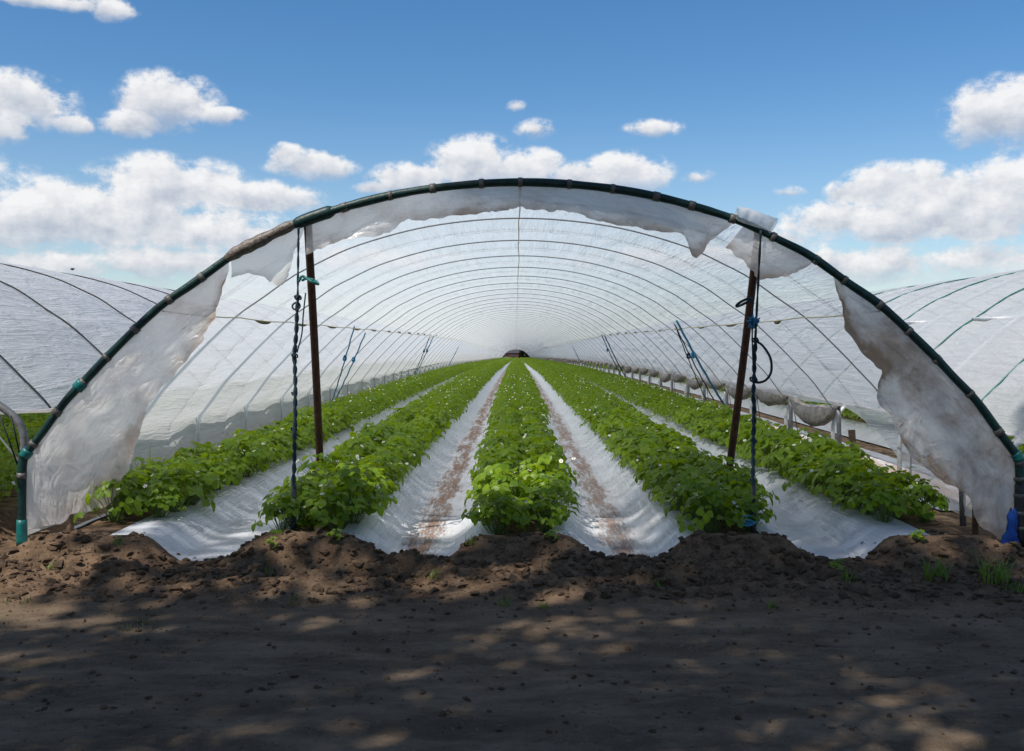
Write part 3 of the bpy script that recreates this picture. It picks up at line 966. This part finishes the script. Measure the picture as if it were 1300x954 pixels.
hang_rope('dark teal twisted rope hanging from the arch by the left pole', [at(379, 289, YR), at(378.5, 330, YR), at(378, 375, YR)],
          [at(378, 375, YR), at(376, 420, YR), at(374, 455, YR), at(375, 500, YR - .05), at(374, 560, YR - .12), at(373, 622, 7.72)], ex_left)


def ex_right(th):
    for px, py, r in ((959, 432, .022), (957, 482, .024), (957, 560, .02), (956, 610, .018)):
        knot(at(px, py, YR), r, 'rope_dark', th)
    # frayed blue tuft
    tb = MB()
    c_ = at(957, 409, YR - .02)
    for q in range(60):
        d_ = RNG.normal(size=3); d_ /= np.linalg.norm(d_)
        tb.tube([c_, c_ + d_ * .035, c_ + d_ * .05 + RNG.normal(size=3) * .008], .005, 4)
    tb.build('tuft', 'rope_blue', th)
    lp = spline([at(961, 434, YR), at(969, 440, YR - .03), at(978, 455, YR - .05), at(979, 472, YR - .05), at(972, 483, YR - .03), at(962, 486, YR), at(957, 484, YR)], 40)
    MB().tube(lp, .010, 7).build('loop', 'rope_dark', th)
    lp = spline([at(956, 380, YR), at(948, 380, YR - .05), at(938, 385, YR - .03), at(935, 389, YR), at(940, 388, YR + .1), at(950, 383, YR + .12), at(957, 378, YR + .03)], 40)
    MB().tube(lp, .011, 7).build('loop', 'rope_dark', th)
    MB().tube(spline([at(956, 380, YR), at(955, 430, YR), at(957, 482, YR)], 20), .006, 6).build('strand', 'rope_dark', th)
    MB().tube([at(957, 615, 7.75), at(956.5, 650, 7.62), at(956, 690, 7.55)], .020, 8).build('stake', 'black_tape', th)
    torus_loop(at(951, 660, 7.55), .06, .025, .010, 'rope_blue', th)
    torus_loop(at(948, 664, 7.52), .05, .018, .008, 'rope_blue', th)


hang_rope('dark blue twisted rope with a long loop hanging by the right pole', [at(966, 293, YR), at(963, 350, YR), at(959, 430, YR)],
          [at(959, 430, YR), at(957, 480, YR), at(957, 540, YR - .06), at(956, 590, YR - .13), at(957, 640, 7.68), at(956, 665, 7.6)], ex_right)

# wooden stakes and the blue cloth at the right leg
def stake(px, py0, py1, Y, label, r=.03):
    a_, b_ = at(px, py1, Y), at(px - 2, py0, Y + .03)
    th = MB().tube(np.array([(0, 0, -.15), (0, 0, .0), tuple((b_ - a_) * .5 + [.006, 0, 0]), tuple(b_ - a_)]), [r, r, r * .9, r * .95], 7)
    o = th.build('wooden_stake', 'wood', None, False)
    o.location = tuple(a_)
    return tag(o, label, 'stake', 'weathered wooden stakes')


stake(1083, 546, 588, 11.9, 'short brown stake beside a steel post where the right film is lifted', .045)
stake(1238, 585, 684, 8.35, 'thin grey stake pushing into the brown skirt on the right', .026)
stake(89, 640, 672, 8.1, 'stubby dark stake at the foot of the left skirt', .032)
cl = MB()
u = np.linspace(0, 1, 18)
Pm = np.zeros((18, 12, 3))
for j, v_ in enumerate(np.linspace(0, 1, 12)):
    c_ = at(1287 - 5 * v_, 648 + 42 * v_, 7.90)
    wd = (.020 + .038 * v_ ** .8) * (1 + .25 * math.sin(v_ * 9))
    aa = u * 2 * math.pi
    wd = wd * (1 + .5 * fbm(np.cos(aa) * 2 + 9, np.sin(aa) * 2 + v_ * 5, 88, 3))
    Pm[:, j] = c_ + np.c_[np.cos(aa) * wd * (1 + .25 * np.sin(aa * 5 + v_ * 4) + .12 * np.sin(aa * 9 - v_ * 7)), np.sin(aa) * wd * .5 * (1 + .3 * np.sin(aa * 4 + v_ * 3)), .02 * np.sin(aa * 3)]
Pm[-1] = Pm[0]
tag(cl.grid(Pm).build('cloth_bag', 'blue_cloth'), 'bright blue bunched cloth tied to the right leg of the arch', 'cloth')

# ------------------------------------------------------------------ strawberry plants
def leaflet(L, Wd, fold, curl, seed):
    rg = np.random.default_rng(seed)
    ts = np.array([0, .18, .42, .68, .88, 1.0])
    ws = np.array([.06, .62, 1.0, .88, .52, .0])
    rib = np.c_[ts * L, ts * 0, -curl * L * ts ** 2]
    V = [tuple(r_) for r_ in rib]
    side = {}
    for sg in (-1, 1):
        side[sg] = []
        for i_ in range(1, 5):
            j_ = 1 + rg.uniform(-.06, .06)
            side[sg].append(len(V))
            V.append((ts[i_] * L + .02 * L, sg * ws[i_] * Wd * .5 * j_, fold * ws[i_] * Wd * .5 - curl * L * ts[i_] ** 2 * 1.1))
            # tooth notch
            if i_ < 4:
                side[sg].append(len(V))
                tm = (ts[i_] + ts[i_ + 1]) / 2
                wm = (ws[i_] + ws[i_ + 1]) / 2 * .93
                V.append((tm * L, sg * wm * Wd * .5, fold * wm * Wd * .5 - curl * L * tm ** 2 * 1.1))
    Fc = []
    for sg in (-1, 1):
        e = side[sg]
        # edge order e0(t1) n0 e1(t2) n1 e2(t3) n2 e3(t4)
        tri = [(0, 1, e[0]), (1, e[1], e[0]), (1, 2, e[1]), (2, e[2], e[1]), (2, e[3], e[2]), (2, 3, e[3]), (3, e[4], e[3]), (3, e[5], e[4]), (3, 4, e[5]), (4, e[6], e[5]), (4, 5, e[6])]
        Fc += [t_ if sg < 0 else t_[::-1] for t_ in tri]
    return np.array(V), Fc


def leaf_arrays(seed, L=.066):
    rg = np.random.default_rng(seed)
    mbv, mbf = [], []
    o = 0
    for ang, sc_ in ((0, 1.0), (1.45, .92), (-1.45, .92)):
        V, Fc = leaflet(L * sc_, L * .92 * sc_, rg.uniform(.12, .45), rg.uniform(.05, .35), rg.integers(1e6))
        a_ = ang + rg.uniform(-.15, .15)
        ca, sa = math.cos(a_), math.sin(a_)
        V = V + [.006, 0, 0]
        tl = rg.uniform(-.25, .1)
        V = np.c_[V[:, 0], V[:, 1], V[:, 2] + V[:, 0] * tl]
        V = np.c_[V[:, 0] * ca - V[:, 1] * sa, V[:, 0] * sa + V[:, 1] * ca, V[:, 2]]
        mbv.append(V); mbf += [tuple(i_ + o for i_ in f) for f in Fc]; o += len(V)
    return np.concatenate(mbv), mbf


LEAVES = [leaf_arrays(300 + i) for i in range(6)]
LEAF_ME = []
for V, Fc in LEAVES:
    LEAF_ME.append(MB().add(V, Fc).mesh('leaf', 'leaf'))
# flower
fl = MB()
for q in range(5):
    a_ = q * 2 * math.pi / 5
    ca, sa = math.cos(a_), math.sin(a_)
    v = [(.003, 0, 0), (.010, -.008, .002), (.017, -.007, .003), (.020, 0, .002), (.017, .007, .003), (.010, .008, .002)]
    fl.add([(x * ca - y * sa, x * sa + y * ca, z) for x, y, z in v], [(0, 1, 2, 3, 4, 5)])
npet = len(fl.f)
fl.tube([(0, 0, -.002), (0, 0, .003), (0, 0, .006)], [.007, .0065, .003], 6)
FLOWER = fl.mesh('flower', ['petal', 'anther'])
for i_, p_ in enumerate(FLOWER.polygons):
    p_.material_index = 0 if i_ < npet else 1


def plant_spec(seed, n, Rr=.27, Hh=.36):
    rg = np.random.default_rng(seed)
    leaves = []
    for i_ in range(n):
        az_ = i_ * 2.39996 + rg.uniform(-.5, .5)
        u_ = ((i_ + .5) / n) ** .55
        r_ = Rr * u_ * rg.uniform(.8, 1.12)
        z_ = Hh * (1.0 - .50 * u_ ** 2.2) * rg.uniform(.78, 1.1)
        if i_ % 5 == 4:
            z_ *= rg.uniform(.45, .75)
        tilt = .10 + .75 * u_ ** 1.5 + rg.uniform(-.25, .25)
        leaves.append((r_ * math.cos(az_), r_ * math.sin(az_), z_, az_ + rg.uniform(-.6, .6), tilt, rg.uniform(-.3, .3), rg.uniform(.72, 1.3), int(rg.integers(6))))
    flowers = []
    for i_ in range(int(rg.integers(1, 4))):
        a_ = rg.uniform(0, 6.28); r_ = rg.uniform(.14, .30)
        flowers.append((r_ * math.cos(a_), r_ * math.sin(a_), Hh * rg.uniform(.62, 1.0), rg.uniform(-.7, .7), rg.uniform(-.7, .7)))
    return leaves, flowers


def leaf_matrix(l):
    x, y, z, yaw, tilt, roll, sc_, k = l
    return Matrix.Translation((x, y, z)) @ Matrix.Rotation(yaw, 4, 'Z') @ Matrix.Rotation(tilt, 4, 'Y') @ Matrix.Rotation(roll, 4, 'X') @ Matrix.Scale(sc_, 4)


NV = 7
SPECS = [plant_spec(400 + i, 42) for i in range(NV)]
STEM_ME, FOL_ME, FOL_ARR = [], [], []
for sp, flw in SPECS:
    st = MB()
    for l in sp:
        a_ = np.array([l[0] * .12, l[1] * .12, -.02]); c_ = np.array(l[:3])
        m_ = a_ * .45 + c_ * .55 + [0, 0, .05]
        st.tube([a_, m_, c_], [.0034, .0026, .002], 3, False)
    for q in flw:
        st.tube([(q[0] * .1, q[1] * .1, -.02), (q[0] * .5, q[1] * .5, q[2] * .75), q[:3]], [.002, .0016, .0014], 3, False)
    STEM_ME.append(st.mesh('stems', 'petiole'))
    fm = MB()
    for l in sp:
        V, Fc = LEAVES[l[7]]
        M = np.array(leaf_matrix(l))
        fm.add(V @ M[:3, :3].T + M[:3, 3], Fc)
    FOL_ME.append(fm.mesh('foliage', 'leaf'))

ROWTXT = ['far left row', 'row by the left pole', 'middle row', 'row by the right pole', 'far right row']
plants = []
for ri, rx in enumerate(ROWS):
    for ln in (-1, 1):
        y = ROW_FRONT[ri] + (.0 if ln < 0 else .12)
        first = True
        while y < 60:
            plants.append((y, ri, ln, rx + ln * .19 + random.uniform(-.035, .035), first))
            first = False
            y += .315 + random.uniform(-.04, .04)
plants.sort()
near_plants = plants[:300]
Y_NEAR = near_plants[-1][0]
N_LEAFY = 90
seen = {}
for i, (y, ri, ln, x, first) in enumerate(near_plants):
    v_ = random.randrange(NV)
    gz = float(drop(y)) + BED_H + .005
    lab = 'leafy strawberry plant further back than the ninth in the ' + ROWTXT[ri]
    idx_ = seen.setdefault((ri, ln), 0); seen[(ri, ln)] += 1
    if 0 < idx_ < 9:
        lab = '%s strawberry plant from the front, %s side of the %s' % (('second', 'third', 'fourth', 'fifth', 'sixth', 'seventh', 'eighth', 'ninth')[idx_ - 1], 'left' if ln < 0 else 'right', ROWTXT[ri])
    if first:
        lab = 'frontmost strawberry plant on the %s side of the %s' % ('left' if ln < 0 else 'right', ROWTXT[ri])
    th = thing('strawberry_plant', lab, 'plant', (x, y, gz), 'strawberry plants in the ' + ROWTXT[ri])
    th.rotation_euler = (0, 0, random.uniform(0, 6.28))
    sc_ = random.uniform(.82, 1.15) * (.86 if first else 1.0)
    th.scale = (sc_, sc_, sc_ * random.uniform(.92, 1.12))
    sp, flw = SPECS[v_]
    link('stems', STEM_ME[v_], th)
    if i < N_LEAFY:
        for l in sp:
            o = link('leaf', LEAF_ME[l[7]], th)
            o.matrix_local = leaf_matrix(l)
    else:
        link('foliage', FOL_ME[v_], th)
    for q in flw:
        link('flower', FLOWER, th, q[:3], (q[3] - .5, q[4], 0), random.uniform(.72, 1.0))


# the rest of the rows: real leaves, fewer and larger with distance, one mass
def mass(name, spots, label, kind_cfg, smooth=True):
    Vs, Fs, o = [], [], 0
    for (x, y, zb, nl, L, simple_) in spots:
        rg = RNG
        n_ = nl
        az_ = rg.uniform(0, 6.283, n_)
        u_ = np.sqrt(rg.uniform(0, 1, n_))
        r_ = .33 * u_
        z_ = .40 * (1 - .5 * u_ ** 2.2) * rg.uniform(.62, 1.12, n_)
        yaw = az_ + rg.uniform(-.9, .9, n_)
        tilt = .1 + .7 * u_ ** 1.5 + rg.uniform(-.4, .4, n_)
        cx = np.stack([np.cos(yaw) * np.cos(tilt), np.sin(yaw) * np.cos(tilt), -np.sin(tilt)], -1)
        rl = rg.uniform(-.5, .5, n_)
        ay = np.stack([-np.sin(yaw) * np.cos(rl), np.cos(yaw) * np.cos(rl), np.sin(rl)], -1)
        nz_ = np.cross(cx, ay)
        c_ = np.stack([x + r_ * np.cos(az_), y + r_ * np.sin(az_), zb + z_], -1)
        Ls = L * rg.uniform(.75, 1.25, n_)[:, None]
        pts_ = [c_, c_ + cx * Ls * .45 - ay * Ls * .46 + nz_ * Ls * .10, c_ + cx * Ls - nz_ * Ls * .12, c_ + cx * Ls * .45 + ay * Ls * .46 + nz_ * Ls * .10]
        V = np.stack(pts_, 1).reshape(-1, 3)
        idx = np.arange(n_)[:, None] * 4 + o
        Fs.append(np.concatenate([np.concatenate([idx, idx + 1, idx + 2], 1), np.concatenate([idx, idx + 2, idx + 3], 1)], 1).reshape(-1, 3))
        Vs.append(V); o += len(V)
    V = np.concatenate(Vs); Fq = np.concatenate(Fs)
    me = bpy.data.meshes.new(name)
    me.vertices.add(len(V)); me.vertices.foreach_set('co', V.astype(np.float32).ravel())
    me.loops.add(len(Fq) * 3); me.loops.foreach_set('vertex_index', Fq.astype(np.int32).ravel())
    me.polygons.add(len(Fq)); me.polygons.foreach_set('loop_start', np.arange(0, len(Fq) * 3, 3, dtype=np.int32))
    me.polygons.foreach_set('loop_total', np.full(len(Fq), 3, np.int32))
    me.materials.append(MATS['leaf'])
    me.update(calc_edges=True)
    me.validate()
    return tag(link(name, me), label, 'foliage', kind='stuff')


spots = []
for (y, ri, ln, x, first) in plants[300:]:
    if y < 34:
        spots.append((x, y, float(drop(y)) + BED_H, 115, .068, 0))
    else:
        spots.append((x, y, float(drop(y)) + BED_H, 56, .088, 0))
for rx in ROWS:
    for ln in (-1, 1):
        for y in np.arange(60, 120, .36):
            spots.append((rx + ln * .19, y, float(drop(y)) + BED_H, 18, .17, 0))
        for y in np.arange(120, YEND - 1, .7):
            spots.append((rx + ln * .19, y, float(drop(y)) + BED_H, 12, .28, 0))
mass('strawberry_foliage', spots, 'dense strawberry foliage of all five rows running on into the distance', None)
for k, side in ((-1, 'left'), (1, 'right')):
    spots = []
    for ri, rx in enumerate(ROWS):
        if k > 0 and ri == 0: continue
        for ln in (-1, 1):
            y = 7.6 + random.uniform(0, .3)
            while y < 90:
                nearq = y < 22 and (k < 0 and ri > 1 or k > 0 and ri < 2)
                spots.append((rx + k * PITCH + ln * .19, y, float(drop(y)) + BED_H, 90 if nearq else 34, .075 if nearq else .12, 0))
                y += .33 if y < 30 else .5
    mass('strawberry_foliage', spots, 'strawberry rows growing under the %s neighbouring tunnel' % side, None)
# blossoms scattered through the distant part
bl = MB()
for (y, ri, ln, x, first) in plants[300:]:
    if y > 32: break
    for q in range(random.randrange(0, 3)):
        a_ = random.uniform(0, 6.28); r_ = random.uniform(.05, .34)
        c_ = np.array([x + r_ * math.cos(a_), y + r_ * math.sin(a_), BED_H + random.uniform(.30, .44) * (1 - .45 * (r_ / .34) ** 2)])
        e = .013
        n_ = 6
        an = np.arange(n_) * 2 * math.pi / n_
        tz = random.uniform(-.5, .5)
        bl.add(np.c_[c_[0] + np.cos(an) * e, c_[1] + np.sin(an) * e * .8, c_[2] + np.sin(an) * e * .6 - .2 * e], [tuple(range(n_))])
tag(bl.build('blossoms', 'petal', None, False), 'tiny white blossoms dotting the strawberry rows further in', 'blossom', kind='stuff')

# ------------------------------------------------------------------ soil clods, grass and weeds
ico_v, ico_f = [], []
_ph = (1 + 5 ** .5) / 2
for a_, b_ in ((1, _ph), (-1, _ph), (1, -_ph), (-1, -_ph)):
    ico_v += [(0, a_, b_), (a_, b_, 0), (b_, 0, a_)]
ico_v = np.array(ico_v) / math.sqrt(1 + _ph ** 2)
import bmesh
bmx = bmesh.new(); bmesh.ops.create_icosphere(bmx, subdivisions=1, radius=1.0)
bmx.verts.ensure_lookup_table()
ICO_V = np.array([v.co[:] for v in bmx.verts]); ICO_F = [tuple(v.index for v in f.verts) for f in bmx.faces]
bmx.free()
cb = MB()
NCL = 13000
cx_ = RNG.uniform(-6.2, 6.2, NCL)
cy_ = np.where(RNG.uniform(size=NCL) < .62, RNG.normal(6.78, .36, NCL), RNG.uniform(4.2, 7.4, NCL))
cz_ = ground_z(cx_, cy_)
for x, y, z in zip(cx_, cy_, cz_):
    r_ = .005 + .034 * RNG.uniform() ** 5
    if y < 6.25: r_ *= .5
    q = ICO_V * (1 + .5 * RNG.uniform(-1, 1, (len(ICO_V), 1))) * [r_ * RNG.uniform(.8, 1.5), r_, r_ * .7]
    an = RNG.uniform(0, 6.28); ca, sa = math.cos(an), math.sin(an)
    q = np.c_[q[:, 0] * ca - q[:, 1] * sa, q[:, 0] * sa + q[:, 1] * ca, q[:, 2]]
    cb.add(q + [x, y, z + r_ * .05], ICO_F)
tag(cb.build('soil_clods', 'clod', None, False), 'crumbs and clods of dark soil on the bank', 'soil', kind='stuff')


def tuft_mesh(seed, n, hgt, spread, wd):
    rg = np.random.default_rng(seed)
    b_ = MB()
    for q in range(n):
        a_ = rg.uniform(0, 6.28); h_ = hgt * rg.uniform(.5, 1.1); lean = rg.uniform(.1, .8) * h_
        x0, y0 = np.clip(rg.normal(0, spread, 2), -spread, spread) * .8
        dx, dy = math.cos(a_), math.sin(a_)
        sx, sy = -dy * wd, dx * wd
        tt = np.array([0, .4, .75, 1.0]); ww = np.array([1, .85, .5, .03])
        cxp = x0 + dx * lean * tt ** 2; cyp = y0 + dy * lean * tt ** 2; cz = h_ * (tt - .18 * tt ** 3 * lean / h_) - .01
        Pm = np.stack([np.c_[cxp - sx * ww, cyp - sy * ww, cz], np.c_[cxp + sx * ww, cyp + sy * ww, cz]], 0)
        b_.grid(Pm)
    return b_


TUFTS = [tuft_mesh(500, 60, .11, .05, .003).mesh('grass_tuft', 'grass'), tuft_mesh(501, 26, .06, .035, .0028).mesh('grass_tuft', 'grass'),
         tuft_mesh(502, 30, .045, .06, .0025).mesh('grass_tuft', 'grass_dry'), tuft_mesh(503, 42, .36, .05, .005).mesh('grass_tuft', 'grass')]


def ground_hit(px, py):
    """where the sight line through a photo pixel meets the soil"""
    Ys = np.arange(4.0, 12.0, .01)
    X = (px - VX) * Ys / F
    ray = H - (py - VY) * Ys / F
    g = ground_z(X, Ys)
    i_ = np.argmax(ray <= g)
    return float(X[i_]), float(Ys[i_]), float(g[i_])


def tuft(px, py, k, sc_, label, name='grass_tuft', pos=None):
    x, y, z = pos or ground_hit(px, py)
    o = link(name, TUFTS[k], None, (x, y, z - .005), (0, 0, random.uniform(0, 6)), sc_)
    return tag(o, label, 'grass', 'grass and weeds on the soil bank')


tuft(1188, 734, 0, 1.5, 'bright grass tuft on the bank below the far right row')
tuft(1262, 738, 0, 1.7, 'wide grass tuft on the bank below the right leg')
tuft(1288, 752, 1, 1.6, 'small grass tuft at the right edge under the blue cloth')
tuft(1078, 736, 1, 1.5, 'grass sprig below the right clean white film')
tuft(640, 768, 1, 1.1, 'small grass sprig at the foot of the bank below the middle row')
tuft(690, 772, 1, 1.0, 'grass sprig at the foot of the bank, right of the middle row')
tuft(980, 772, 1, 1.0, 'grass sprig at the foot of the bank below the right pole')
tuft(340, 728, 1, 1.0, 'small grass sprig on the bank under the left rope')
tuft(372, 765, 2, 1.2, 'flat dry grass patch at the foot of the bank below the left rope')
tuft(172, 798, 2, 1.6, 'flat grass patch on the track at left, in tree shade')
tuft(66, 722, 1, 1.0, 'grass sprig on the bank by the left leg')
tuft(22, 765, 2, 1.3, 'flat grass patch at the left edge where the track begins')
tuft(275, 735, 2, 1.4, 'thin grass patch on the left part of the bank')
tuft(552, 735, 1, 1.1, 'grass sprig in the mouth of the left soil-streaked film')
tuft(835, 742, 1, 1.0, 'grass sprig in the mouth of the right soil-streaked film')
tuft(600, 690, 1, 1.3, 'weed sprig at the front foot of the middle row')
tuft(150, 690, 1, 1.1, 'grass sprig before the far left row')
tuft(945, 800, 2, 1.2, 'flat dry grass patch on the track at right')
tuft(0, 0, 3, 1.9, 'tall grass clump between left film wall and far left row', pos=(-3.55, 9.4, .02))
tuft(0, 0, 3, 1.5, 'second shorter grass clump behind the tall one by the left film wall', pos=(-3.6, 10.9, .02))


def sprout(px, py, label, sc_=1.0, mi=None, pos=None):
    x, y, z = pos or ground_hit(px, py)
    th = thing('weed', label, 'weed', (x, y, z), 'leafy weeds on the soil bank')
    for q in range(7):
        a_ = q * .9 + random.uniform(-.3, .3)
        M = Matrix.Translation((.02 * math.cos(a_), .02 * math.sin(a_), .02 + .012 * q)) @ Matrix.Rotation(a_, 4, 'Z') @ Matrix.Rotation(-.5 + .1 * q, 4, 'Y') @ Matrix.Scale(.55 * sc_, 4)
        o = link('leaf', LEAF_ME[q % 6], th)
        o.matrix_local = M
    return th


sprout(1062, 728, 'leafy weed under the right clean white film')
sprout(425, 690, 'upright weed at the front of the row behind the left rope', 1.2)
sprout(345, 700, 'small weed on the bank left of the left rope', .8)
sprout(700, 690, 'small weed under the middle row plants', 1.1)
sprout(1165, 690, 'pale weed beside the last plant of the far right row', 1.1)

# ------------------------------------------------------------------ beyond the far end: shed and dark trees
def leaf_cloud(n, centers, radii, size, seed):
    rg = np.random.default_rng(seed)
    k = rg.integers(len(centers), size=n)
    d_ = rg.normal(size=(n, 3)); d_ /= np.linalg.norm(d_, axis=1)[:, None]
    c_ = np.asarray(centers)[k] + d_ * (np.asarray(radii)[k] * rg.uniform(.45, 1.05, n) ** .7)[:, None] * [1, 1, .75]
    a1 = rg.normal(size=(n, 3)); a1 /= np.linalg.norm(a1, axis=1)[:, None]
    a2 = np.cross(a1, rg.normal(size=(n, 3))); a2 /= np.linalg.norm(a2, axis=1)[:, None]
    s_ = size * rg.uniform(.6, 1.3, n)[:, None]
    V = np.stack([c_ - a1 * s_, c_ + a2 * s_ * .55, c_ + a1 * s_, c_ - a2 * s_ * .55], 1).reshape(-1, 3)
    Fq = (np.arange(n)[:, None] * 4 + np.arange(4)[None, :])
    return V, Fq.tolist()


def tree(name, x, y, z, h_, cr, label, mat, seed, nleaf, size, group, clear=.35):
    rg = np.random.default_rng(seed)
    th = thing(name, label, 'tree', (x, y, z), group)
    tr = MB()
    tr.tube(spline([(0, 0, -.2), (.1, 0, h_ * .3), (-.1, .1, h_ * .6), (.05, 0, h_ * .92)], 14), np.linspace(h_ * .018, h_ * .004, 14), 8)
    cen, rad_ = [], []
    nb = 15
    for q in range(nb):
        a_ = q * 2.4 + rg.uniform(-.3, .3)
        zz = h_ * (clear + (1 - clear) * (q + .5) / nb)
        rr = cr * (1 - .55 * abs((zz / h_ - clear) / (1 - clear) - .4) * 1.4) * rg.uniform(.6, 1.0)
        tip = np.array([math.cos(a_) * rr, math.sin(a_) * rr, zz + .12 * h_ * rg.uniform(.2, 1)])
        tr.tube([(0, 0, zz * .85), tuple(tip * [.5, .5, 1] - [0, 0, .03 * h_]), tuple(tip)], [h_ * .007, h_ * .004, h_ * .0015], 5)
        for j in range(3):
            cen.append(tip * [1 - .27 * j, 1 - .27 * j, 1] + rg.normal(0, cr * .10, 3)); rad_.append(cr * rg.uniform(.20, .34))
    cen.append(np.array([0, 0, h_ * .97])); rad_.append(cr * .25)
    tr.build('trunk', 'bark', th)
    V, Fq = leaf_cloud(nleaf, cen, rad_, size, seed + 1)
    MB().add(V, Fq).build('crown', mat, th, False)
    return th


zf = float(drop(300))
for i, (x, y, h_, cr, lab) in enumerate(((-2.6, 306, 3.3, 2.2, 'dark tree left of centre beyond the far tunnel mouth'), (1.2, 312, 3.7, 2.6, 'dark tree in the centre of the far tunnel mouth'),
                                         (4.6, 307, 3.4, 2.4, 'dark tree right of centre beyond the far tunnel mouth'), (-6.5, 315, 3.4, 2.6, 'dark tree at the left jamb of the far tunnel mouth'), (8.5, 316, 3.4, 2.6, 'dark tree at the right jamb of the far tunnel mouth'))):
    tree('tree', x, y, float(drop(y)), h_, cr, lab, 'dark_leaf', 600 + i, 2600, .38, 'dark trees beyond the far tunnel mouth', .12)
sh = thing('brick_shed', 'small red-brown brick shed glimpsed through the far tunnel mouth', 'shed', (-1.6, 296, float(drop(296))))
MB().box((-2.4, 0, -.3), (2.4, 4, 1.9)).build('wall', 'brick', sh, False)
MB().add([(-2.6, -.2, 1.9), (2.6, -.2, 1.9), (2.6, 4.2, 1.9), (-2.6, 4.2, 1.9), (-2.6, 2, 3.0), (2.6, 2, 3.0)], [(0, 1, 5, 4), (2, 3, 4, 5), (0, 4, 3), (1, 2, 5), (3, 2, 1, 0)]).build('roof', 'dark_roof', sh, False)
dr = MB().box((.4, -.05, -.2), (1.4, .02, 1.7)).build('door', 'dark_roof', sh, False)
MB().box((1.25, -.10, .8), (1.31, -.05, .92)).build('handle', 'steel', dr, False)
wn_ = MB().box((-1.6, -.04, .7), (-.6, .02, 1.4)).build('window', 'glass_dark', sh, False)
MB().box((-1.68, -.08, .62), (-.52, .02, .695)).build('sill', 'white_plastic', wn_, False)

# ------------------------------------------------------------------ a small bird over the left tunnel
bp = at(92, 342, 30.0)
bird = thing('bird', 'tiny dark bird in flight above the left neighbouring tunnel', 'bird', tuple(bp))
tt = np.linspace(-1, 1, 9)
MB().tube(np.c_[tt * .02, tt * .075, tt * .01], .004 + .030 * (1 - tt ** 2) ** .7, 8).build('body', 'feather', bird)
for sg in (-1, 1):
    MB().grid(np.array([[(sg * .01, -.02, .01), (sg * .05, -.01, .035), (sg * .085, .035, .01)], [(sg * .01, .045, .012), (sg * .05, .045, .036), (sg * .085, .045, .012)]], float)).build('wing', 'feather', bird)
MB().grid(np.array([[(-.01, -.06, 0), (-.018, -.10, 0)], [(.01, -.06, 0), (.018, -.10, 0)]], float)).build('tail', 'feather', bird)

# ------------------------------------------------------------------ trees along the track behind the photographer: their shade lies on the track
TG = 'trees along the track behind the viewpoint'
for i, (x, y, h_, cr, lab) in enumerate(((-15.8, -1.4, 13.0, 3.2, 'tall tree leftmost of the row behind the viewpoint'), (-11.4, -1.4, 13.2, 3.0, 'tall tree second from left behind the viewpoint'),
                                         (-6.7, .2, 18.0, 2.9, 'tall tree third from left behind the viewpoint'), (-2.6, -1.0, 16.2, 3.4, 'tall tree just left behind the viewpoint'), (-12.6, -6.6, 18.0, 3.4, 'taller tree set back on the left behind the viewpoint'), (-4.4, -5.0, 23.5, 3.8, 'taller tree set back in the middle behind the viewpoint'),
                                         (1.6, -1.8, 15.6, 3.6, 'tall tree rightmost of the row behind the viewpoint'), (-.9, -1.2, 12.5, 3.2, 'shorter tree directly behind the viewpoint'), (-4.5, -.5, 12.2, 3.0, 'shorter tree between two tall ones left behind the viewpoint'))):
    tree('tree', x, y, 0.0, h_, cr, lab, 'tree_leaf', 700 + i, 11500 if i < 7 else 3600, .12, TG, .26 if i < 7 else .42)
